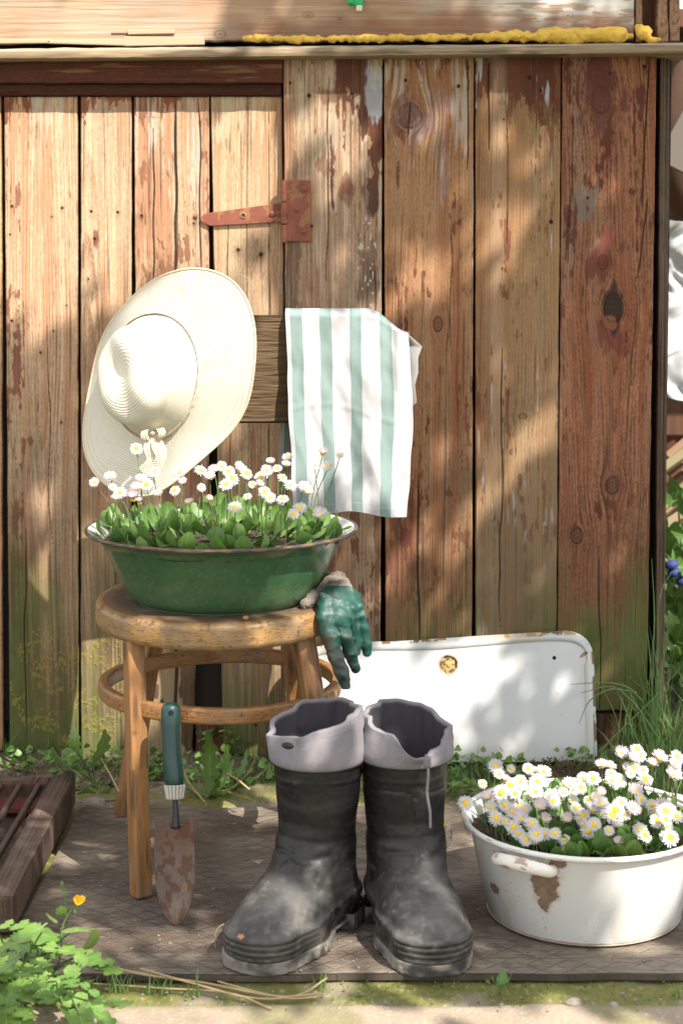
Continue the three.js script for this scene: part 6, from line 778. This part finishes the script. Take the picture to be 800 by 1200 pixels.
{ // dry straw lying along the mat edge, a twig, pebbles, a leaf scrap
  const st = plain(0.42, 0.31, 0.17, 0.75), mk = (label, pts, w) => tag(mesh('dry_straw', tube(pts, w, 40, 6), st), label, 'straw');
  const g = (x, y, h = 0.006) => G(x, y, -0.010 + h);
  mk('long dry straw running along the front edge of the mat', [g(70, 1110, 0.03), g(150, 1138, 0.022), g(240, 1152), g(330, 1168), g(370, 1165)], 0.0019); mk('dry straw bent towards the left boot sole', [g(165, 1135, 0.022), g(225, 1152, 0.016), g(300, 1170), g(350, 1166), g(383, 1146, 0.014)], 0.0016); mk('thin dry straw ending before the left boot', [g(100, 1152), g(190, 1158), g(270, 1164), g(318, 1182)], 0.0014); mk('short dry straw under the left boot toe', [g(255, 1150, 0.010), g(300, 1162), g(340, 1170), g(372, 1168)], 0.0013);
  mk('thin curled straw leaning on the left boot', [W(253, 1112, 2.43), W(252, 1095, 2.43), W(258, 1085, 2.43), W(263, 1083, 2.43)], 0.0007);
  tag(mesh('dry_twig', tube([G(215, 900, -0.01), W(225, 922, 3.05), W(240, 940, 3.02)], 0.0016, 14, 6), st), 'pale dry stem bent over the weeds behind the trowel', 'twig'); tag(mesh('dry_twig', tube([G(262, 905, -0.01), W(280, 915, 3.05), W(292, 925, 3.02)], 0.0020, 14, 6), st), 'short pale twig lying right of the dandelion', 'twig'); tag(mesh('dry_twig', tube([W(118, 888, 3.1), W(128, 905, 3.07), W(140, 928, 3.03)], 0.0016, 14, 6), st), 'pale curved stalk beside the broad leaf weed', 'twig');
  const r = rng(871); stoneM = surface(128, 128, (u, v) => { const n = F2(u * 8, v * 8, 873, 4); return [...mix3([0.36, 0.32, 0.27], [0.20, 0.17, 0.14], n), n]; }, { bump: 0.002, rough: 0.9 });
  const rock = (x, y, s, sd, Y = -0.02) => { const c = G(x, y, Y), q = new THREE.IcosahedronGeometry(s, 3), p = q.attributes.position; for (let i = 0; i < p.count; i++) { const n = 0.75 + 0.5 * F3(p.getX(i) / s + 5, p.getY(i) / s + 5, p.getZ(i) / s + sd, sd, 3); p.setXYZ(i, p.getX(i) * n * 1.25, p.getY(i) * n * 0.75, p.getZ(i) * n); } q.computeVertexNormals(); q.translate(c.x, c.y + s * 0.4, c.z); return q; };
  tag(mesh('stone', rock(112, 946, 0.017, 1), stoneM), 'largest grey pebble beside the back left chair leg', 'stone'); tag(mesh('stone', rock(88, 944, 0.011, 2), stoneM), 'small pale pebble by the corner of the grate frame', 'stone'); tag(mesh('stone', rock(130, 950, 0.008, 3), stoneM), 'smallest pebble touching the chair leg', 'stone');
  tag(mesh('stone', rock(672, 1178, 0.009, 4, -0.01), stoneM), 'pale flat pebble on the mossy concrete below the white basin', 'stone'); tag(mesh('stone', rock(718, 1180, 0.006, 5, -0.01), stoneM), 'brownish pebble at the lower right edge', 'stone');
  const list = []; for (let k = 0; k < 160; k++) { const u = r(); list.push(rock(80 + 700 * r() , 945 - 40 * u, 0.002 + 0.004 * r() * r(), 10 + k, -0.026)); } for (let k = 0; k < 70; k++) list.push(rock(90 + 720 * r(), 1156 + 30 * r(), 0.0012 + 0.0022 * r() * r(), 200 + k, -0.010)); for (let k = 0; k < 220; k++) { const y = 950 + 190 * r(), q = rock(90 + 700 * r(), y, 0.0010 + 0.0018 * r() * r(), 400 + k, 0.0004); list.push(q); }
  tag(mesh('gravel', merged(list), stoneM), 'scattered grit and crumbs on the soil, the mat and the concrete', 'gravel', null, 'stuff');
  tag(mesh('leaf_scrap', leafGeo(0.014, 0.006, lobed(2, 0.5), 0.8, 0.4).rotateX(-0.9).translate(...W(282, 1101, 2.345).toArray()), plain(0.50, 0.22, 0.10, 0.8)), 'orange brown leaf scrap stuck on the left boot toe', 'leaf');
  const nut = W(288, 727, 2.645); nut.y = SEAT_Y + 0.0035; tag(mesh('seed_husk', new THREE.IcosahedronGeometry(0.0045, 2).scale(1.1, 0.8, 1).translate(nut.x, nut.y, nut.z), plain(0.42, 0.22, 0.08, 0.8)), 'small brown seed husk on the chair seat before the basin', 'seed');
}

// ───────────── yard beyond the right end of the shed ─────────────
{
  const woodM = DARKW;
  const o = thing('neighbour_shed', 'dark brown lean-to beyond the right corner of the shed', 'shed', V(2.0, 0, -6.4)); const B = (n, g) => mesh(n, boxUV(g), woodM, o);
  B('wall', box(0, 0.9, -0.25, 3.4, 1.9, 0.06)); B('roof', box(0, 1.78, 0.2, 3.6, 0.06, 1.1)); B('beam', box(0, 1.62, 0.55, 3.5, 0.12, 0.1)); B('post', box(-1.55, 0.85, 0.5, 0.12, 1.75, 0.12));
  // dark hide or sack hanging beneath the roof
  const sack = thing('hanging_sack', 'dark brown sack hanging beneath the lean-to roof, right of the shed', 'sack', W(806, 170, 4.8)); const sg = new THREE.SphereGeometry(0.13, 40, 30), sp = sg.attributes.position; for (let i = 0; i < sp.count; i++) { const x = sp.getX(i), y = sp.getY(i), z = sp.getZ(i), k = 1 + 0.25 * (F3(x * 9 + 3, y * 9, z * 9, 911, 3) - 0.5); sp.setXYZ(i, x * k * 0.75, y * k * 1.5 + (y > 0 ? y * 0.3 : 0), z * k * 0.6); } sg.computeVertexNormals(); mesh('sack_body', sg, plain(0.085, 0.045, 0.028, 0.9), sack); mesh('cord', tube([V(0, 0.2, 0), V(0.01, 0.3, 0), V(0, 0.42, 0)], 0.006, 10, 6), plain(0.12, 0.09, 0.06), sack);
  // pale plastic sheet bundled over a stack
  const shp = thing('plastic_sheet', 'crumpled white plastic sheet hanging beyond the right edge of the shed', 'sheet', W(800, 350, 5.2));
  mesh('sheet', grid((u, v) => { const x = mix(-0.12, 0.34, u), y = mix(-0.26, 0.28, v), n = F2(u * 4, v * 4, 921, 4) - 0.5; return V(x + 0.06 * (F2(v * 5, u * 2, 922, 3) - 0.5) - 0.05 * Math.sin(v * 9), y - 0.05 * Math.sin(u * 5), 0.16 * n); }, 50, 60, { thick: 0.003 }), plain(0.45, 0.47, 0.49, 0.55), shp);
  const lap = thing('plywood_offcut', 'pale plywood offcut leaning beyond the upper right corner of the shed', 'board', W(800, 165, 4.6)); const lg = box(0.02, 0, 0, 0.12, 0.16, 0.012); lg.rotateZ(-0.5).rotateX(-0.2); mesh('offcut', boxUV(lg), plain(0.12, 0.10, 0.085, 0.85), lap);
  // stack of split sticks
  const r = rng(931); for (let k = 0; k < 16; k++) { const y = 500 + (k % 8) * 20 + r() * 8, a = W(782 - 14 * r(), y + 34, 5.0 + 0.5 * r()), b = a.clone().add(V(0.32 + 0.1 * r(), 0.26 + 0.1 * r(), -0.1 * r())); tag(mesh('firewood_stick', boxUV(bar(a, b, 0.028, 0.022, r() * 3, 0.9, 0.004), 3), plain(0.24 + 0.1 * r(), 0.16 + 0.06 * r(), 0.10 + 0.03 * r(), 0.9)), 'split stick leaning in the woodpile beyond the shed corner', 'firewood', 'sticks of the woodpile beyond the shed'); }
  const prop = thing('wood_rack', 'low dark rack holding the leaning sticks beyond the shed corner', 'rack', G(830, 760, 0).setZ(-5.3).setX(1.35)); mesh('rail', boxUV(box(0, 0.42, 0, 0.8, 0.05, 0.05)), woodM, prop); mesh('rail', boxUV(box(0, 0.12, 0, 0.8, 0.05, 0.05)), woodM, prop); for (const x of [-0.37, 0.37]) mesh('post', boxUV(box(x, 0.27, 0.0, 0.05, 0.54, 0.048)), woodM, prop);
  const pipe = thing('drain_pipe', 'short length of pale plastic pipe lying behind the grass at the right', 'pipe', W(800, 772, 4.3)); { const a = W(778, 770, 4.3).sub(pipe.position), b = V(0.5, -0.05, -0.1); mesh('pipe_body', tube([a, a.clone().lerp(b, 0.5), b], 0.032, 20, 20), plain(0.55, 0.54, 0.50, 0.5), pipe); }
  const bush = (name, label, c, n, R, H, m, sd, sz) => { const q = rng(sd), t = thing(name, label, 'plant', c), list = []; for (let k = 0; k < n; k++) { const a = q() * 6.283, e = Math.sqrt(q()), x = Math.cos(a) * e * R, z = Math.sin(a) * e * R, y = q() * H * (1.1 - 0.5 * e); const ob = new THREE.Object3D(); ob.position.set(x, y, z); ob.rotation.set(q() * 1.6, q() * 6.283, q() - 0.5, 'YXZ'); ob.scale.setScalar(sz * (0.6 + 0.8 * q())); ob.updateMatrix(); list.push(ovalG[0].clone().applyMatrix4(ob.matrix)); } const fo = mesh('foliage', merged(list), m, t); fo.userData.kind = 'stuff'; for (let k = 0; k < 6; k++) { const a = q() * 6.283; mesh('stem', tube([V(0, 0, 0), V(Math.cos(a) * R * 0.3, H * 0.5, Math.sin(a) * R * 0.3), V(Math.cos(a) * R * 0.6, H * 0.9, Math.sin(a) * R * 0.6)], 0.003, 8, 5), STEM, t); } return t; };
  const blue = bush('blue_flower_plant', 'leafy plant with small blue flowers beyond the right end of the shed', V(W(806, 720, 4.5).x, -0.04, -4.5), 420, 0.22, 0.42, LM[1], 941, 0.9); { const q = rng(943); for (const [x, y] of [[786, 662], [789, 671], [799, 681], [808, 664], [814, 674]]) { const f = mesh('flower', new THREE.IcosahedronGeometry(0.017, 2), plain(0.02, 0.035, 0.16, 0.7), blue); f.position.copy(W(x, y, 4.3).sub(blue.position)); f.scale.set(1, 0.8, 1); const p = f.geometry.attributes.position; for (let i = 0; i < p.count; i++) { const k = 0.8 + 0.4 * N3(p.getX(i) * 120 + 9, p.getY(i) * 120, p.getZ(i) * 120, 945); p.setXYZ(i, p.getX(i) * k, p.getY(i) * k, p.getZ(i) * k); } } }
  bush('leafy_weed', 'bright leafy weeds along the path beyond the shed corner', V(W(812, 800, 3.9).x, -0.04, -3.9), 260, 0.16, 0.22, LM[0], 951, 0.7);
  const st = stoneM;
  const rg = new THREE.IcosahedronGeometry(0.11, 4), rp = rg.attributes.position; for (let i = 0; i < rp.count; i++) { const k = 0.8 + 0.5 * F3(rp.getX(i) * 9 + 4, rp.getY(i) * 9, rp.getZ(i) * 9, 955, 3); rp.setXYZ(i, rp.getX(i) * k * 1.3, rp.getY(i) * k * 0.6, rp.getZ(i) * k); } rg.computeVertexNormals(); const rc = W(806, 738, 4.8); tag(mesh('field_stone', rg.translate(rc.x, rc.y - 0.02, rc.z), st), 'pale rounded field stone behind the weeds beyond the shed corner', 'stone');
  const hedge = new THREE.InstancedMesh(ovalG[0], LM[1], 9000); hedge.name = 'hedge'; { const q = rng(961), ob = new THREE.Object3D(); for (let k = 0; k < 9000; k++) { const x = -7 + 14 * q(), e = F2(x * 1.3, 2, 963, 3); ob.position.set(x, q() * (1.6 + 1.3 * e), -8.6 - 0.9 * q()); ob.rotation.set(q() * 3, q() * 6.283, q() * 3); ob.scale.setScalar(1.6 + 1.6 * q()); ob.updateMatrix(); hedge.setMatrixAt(k, ob.matrix); } } scene.add(tag(hedge, 'dense green hedge far behind the shed', 'hedge', null, 'stuff'));
}

// ───────────── the garden tree over the viewer's right shoulder that dapples the wall ─────────────
{
  const zw = -WD, kx = SUN.x / SUN.z, ky = SUN.y / SUN.z, onWall = (p) => [p.x - kx * (p.z - zw), p.y - ky * (p.z - zw)];
  // where the sun comes through: [from, to, radius in metres on the wall plane, strength]
  const w = (x, y, D = WD) => onWall(W(x, y, D)), g = (x, y, h = 0) => onWall(G(x, y, h));
  const gaps = [
    [w(20, 170), w(290, 165), 0.10, 1], [w(40, 260), w(240, 240), 0.09, 1], [w(20, 330), w(120, 300), 0.06, 0.9], [w(385, 140), w(385, 170), 0.055, 0.8], [w(300, 280), w(300, 330), 0.04, 0.8], [w(0, 20), w(200, 15), 0.07, 1],
    [w(550, 285), w(410, 385), 0.022, 1], [w(330, 440), w(250, 520), 0.02, 0.7], [w(606, 190), w(590, 310), 0.032, 0.8], [w(640, 15), w(735, 15), 0.03, 0.7], [w(298, 5), w(310, 45), 0.012, 0.9], [w(480, 150), w(560, 120), 0.03, 0.45], [w(620, 330), w(570, 400), 0.02, 0.5], [w(700, 200), w(740, 260), 0.02, 0.3], [w(500, 500), w(560, 440), 0.012, 0.5],
    [w(650, 470), w(560, 590), 0.020, 0.85], [w(545, 610), w(455, 690), 0.022, 0.85], [w(90, 640), w(160, 590), 0.020, 0.9], [w(40, 785), w(85, 750), 0.024, 1], [w(115, 690), w(105, 740), 0.016, 0.8], [w(280, 800), w(300, 880), 0.035, 0.8], [w(200, 800), w(190, 870), 0.02, 0.8], [w(60, 570), w(10, 600), 0.016, 0.5],
    [w(150, 420, 3.0), w(240, 440, 3.0), 0.17, 1], [w(190, 380, 3.0), w(180, 520, 3.0), 0.15, 1], [w(360, 400, 3.13), w(460, 420, 3.13), 0.085, 1], [w(370, 500, 3.12), w(450, 560, 3.12), 0.085, 1],
    [w(130, 560, 2.88), w(390, 550, 2.88), 0.055, 1], [w(150, 615, 2.8), w(400, 618, 2.8), 0.05, 1],
    [w(420, 790, 3.41), w(560, 775, 3.42), 0.06, 1], [w(420, 850, 3.4), w(500, 830, 3.4), 0.05, 1],
    [w(580, 930, 2.6), w(760, 940, 2.62), 0.075, 1], [w(650, 900, 2.7), w(800, 890, 2.7), 0.06, 1], [w(770, 1030, 2.5), w(715, 1075, 2.5), 0.05, 1],
    [g(105, 1106), g(240, 1094), 0.050, 1], [g(190, 962), g(320, 950), 0.042, 1], [g(235, 1028), g(310, 1018), 0.036, 1], [g(440, 955), g(470, 935), 0.04, 1], [g(370, 1120), g(410, 1130), 0.045, 1], [g(600, 1118), g(790, 1125), 0.03, 0.8], [g(550, 960), g(540, 1010), 0.03, 0.8], [g(90, 1010), g(130, 1000), 0.03, 0.8],
    [g(80, 1185), g(720, 1190), 0.06, 1], [w(40, 1110, 2.25), w(80, 1140, 2.25), 0.10, 1], [g(120, 930), g(330, 925), 0.03, 0.9],
    [w(330, 880, 2.5), w(370, 890, 2.5), 0.028, 0.95], [w(300, 1075, 2.45), w(345, 1040, 2.45), 0.035, 0.9], [w(455, 890, 2.5), w(480, 905, 2.5), 0.02, 0.8], [w(490, 1060, 2.46), w(520, 1110, 2.42), 0.028, 0.8],
    [w(170, 760, 2.7), w(168, 860, 2.7), 0.02, 0.6], [w(390, 710, 2.72), w(400, 740, 2.7), 0.025, 0.8], [g(40, 980, 0.05), g(60, 930, 0.05), 0.03, 0.7], [w(300, 750, 2.7), w(200, 745, 2.7), 0.018, 0.6],
    [w(790, 700, 4.5), w(800, 640, 4.5), 0.3, 1], [w(800, 350, 5.2), w(800, 400, 5.2), 0.3, 1], [w(790, 800, 3.4), w(800, 850, 3.4), 0.06, 0.7],
  ];
  const open = (X, Y) => { let o = 0; for (const [a, b, r, s] of gaps) { const dx = b[0] - a[0], dy = b[1] - a[1], t = clamp(((X - a[0]) * dx + (Y - a[1]) * dy) / (dx * dx + dy * dy + 1e-9)), d = Math.hypot(X - a[0] - dx * t, Y - a[1] - dy * t); o = Math.max(o, s * (1 - S(r + 0.024 + 0.018 * S(0.02, 0.06, r), r + 0.042 + 0.02 * S(0.02, 0.06, r), d))); } return o; };
  const tree = thing('garden_tree', 'leafy garden tree standing behind the viewer and shading the wall', 'tree', V(3.4, -0.05, 0.9));
  const bark = surface(128, 512, (u, v) => { const n = F2(u * 12, v * 20, 971, 4), k = N2(u * 40, v * 12, 972); return [...mix3([0.17, 0.13, 0.10], [0.07, 0.05, 0.04], 0.6 * n + 0.4 * k), n]; }, { bump: 0.01, rough: 0.95 });
  mesh('trunk', tube([V(0, 0, 0), V(-0.05, 1.2, 0.05), V(-0.3, 2.4, -0.1), V(-0.7, 3.4, -0.3), V(-1.1, 4.6, -0.6)], (t) => 0.16 * (1 - 0.75 * t), 40, 16), bark, tree);
  for (const [a, b, r] of [[V(-0.3, 2.4, -0.1), V(0.9, 4.6, 0.4), 0.05], [V(-0.55, 3.1, -0.25), V(-1.6, 4.3, 1.0), 0.04], [V(-0.2, 2.2, 0), V(0.6, 3.6, -1.4), 0.045]]) mesh('branch', tube([a, a.clone().lerp(b, 0.5).add(V(0, 0.15, 0)), b], (t) => r * (1 - 0.8 * t), 20, 10), bark, tree);
  const n = 26000, q = rng(977), lg = leafGeo(0.085, 0.029, oval, 0.3, 0.1, 5, 2), crown = new THREE.InstancedMesh(lg, plain(0.06, 0.12, 0.03, 0.6), n), ob = new THREE.Object3D(), c = new THREE.Color(); let k = 0;
  for (let tries = 0; k < n && tries < n * 6; tries++) {
    const X = -2.3 + 3.7 * q(), Y = -2.1 + 4.0 * q(); if (q() < open(X, Y) * 1.04) continue; 
    const t = Math.max(4.2, (2.75 - Y) / SUN.y) + 1.3 * Math.pow(q(), 1.3), p = V(X, Y, zw).addScaledVector(SUN, t);
    ob.position.copy(p).sub(tree.position); ob.rotation.set(q() * 3.14, q() * 6.283, q() * 3.14); ob.scale.setScalar(0.55 + 0.5 * q()); ob.updateMatrix(); crown.setMatrixAt(k, ob.matrix); crown.setColorAt(k, c.setRGB(0.7 + 0.6 * q(), 0.8 + 0.5 * q(), 0.7 + 0.5 * q())); k++;
  }
  crown.count = k; crown.name = 'crown'; crown.castShadow = true; crown.userData.kind = 'stuff'; tree.add(crown);
}

renderer.render(scene, camera);
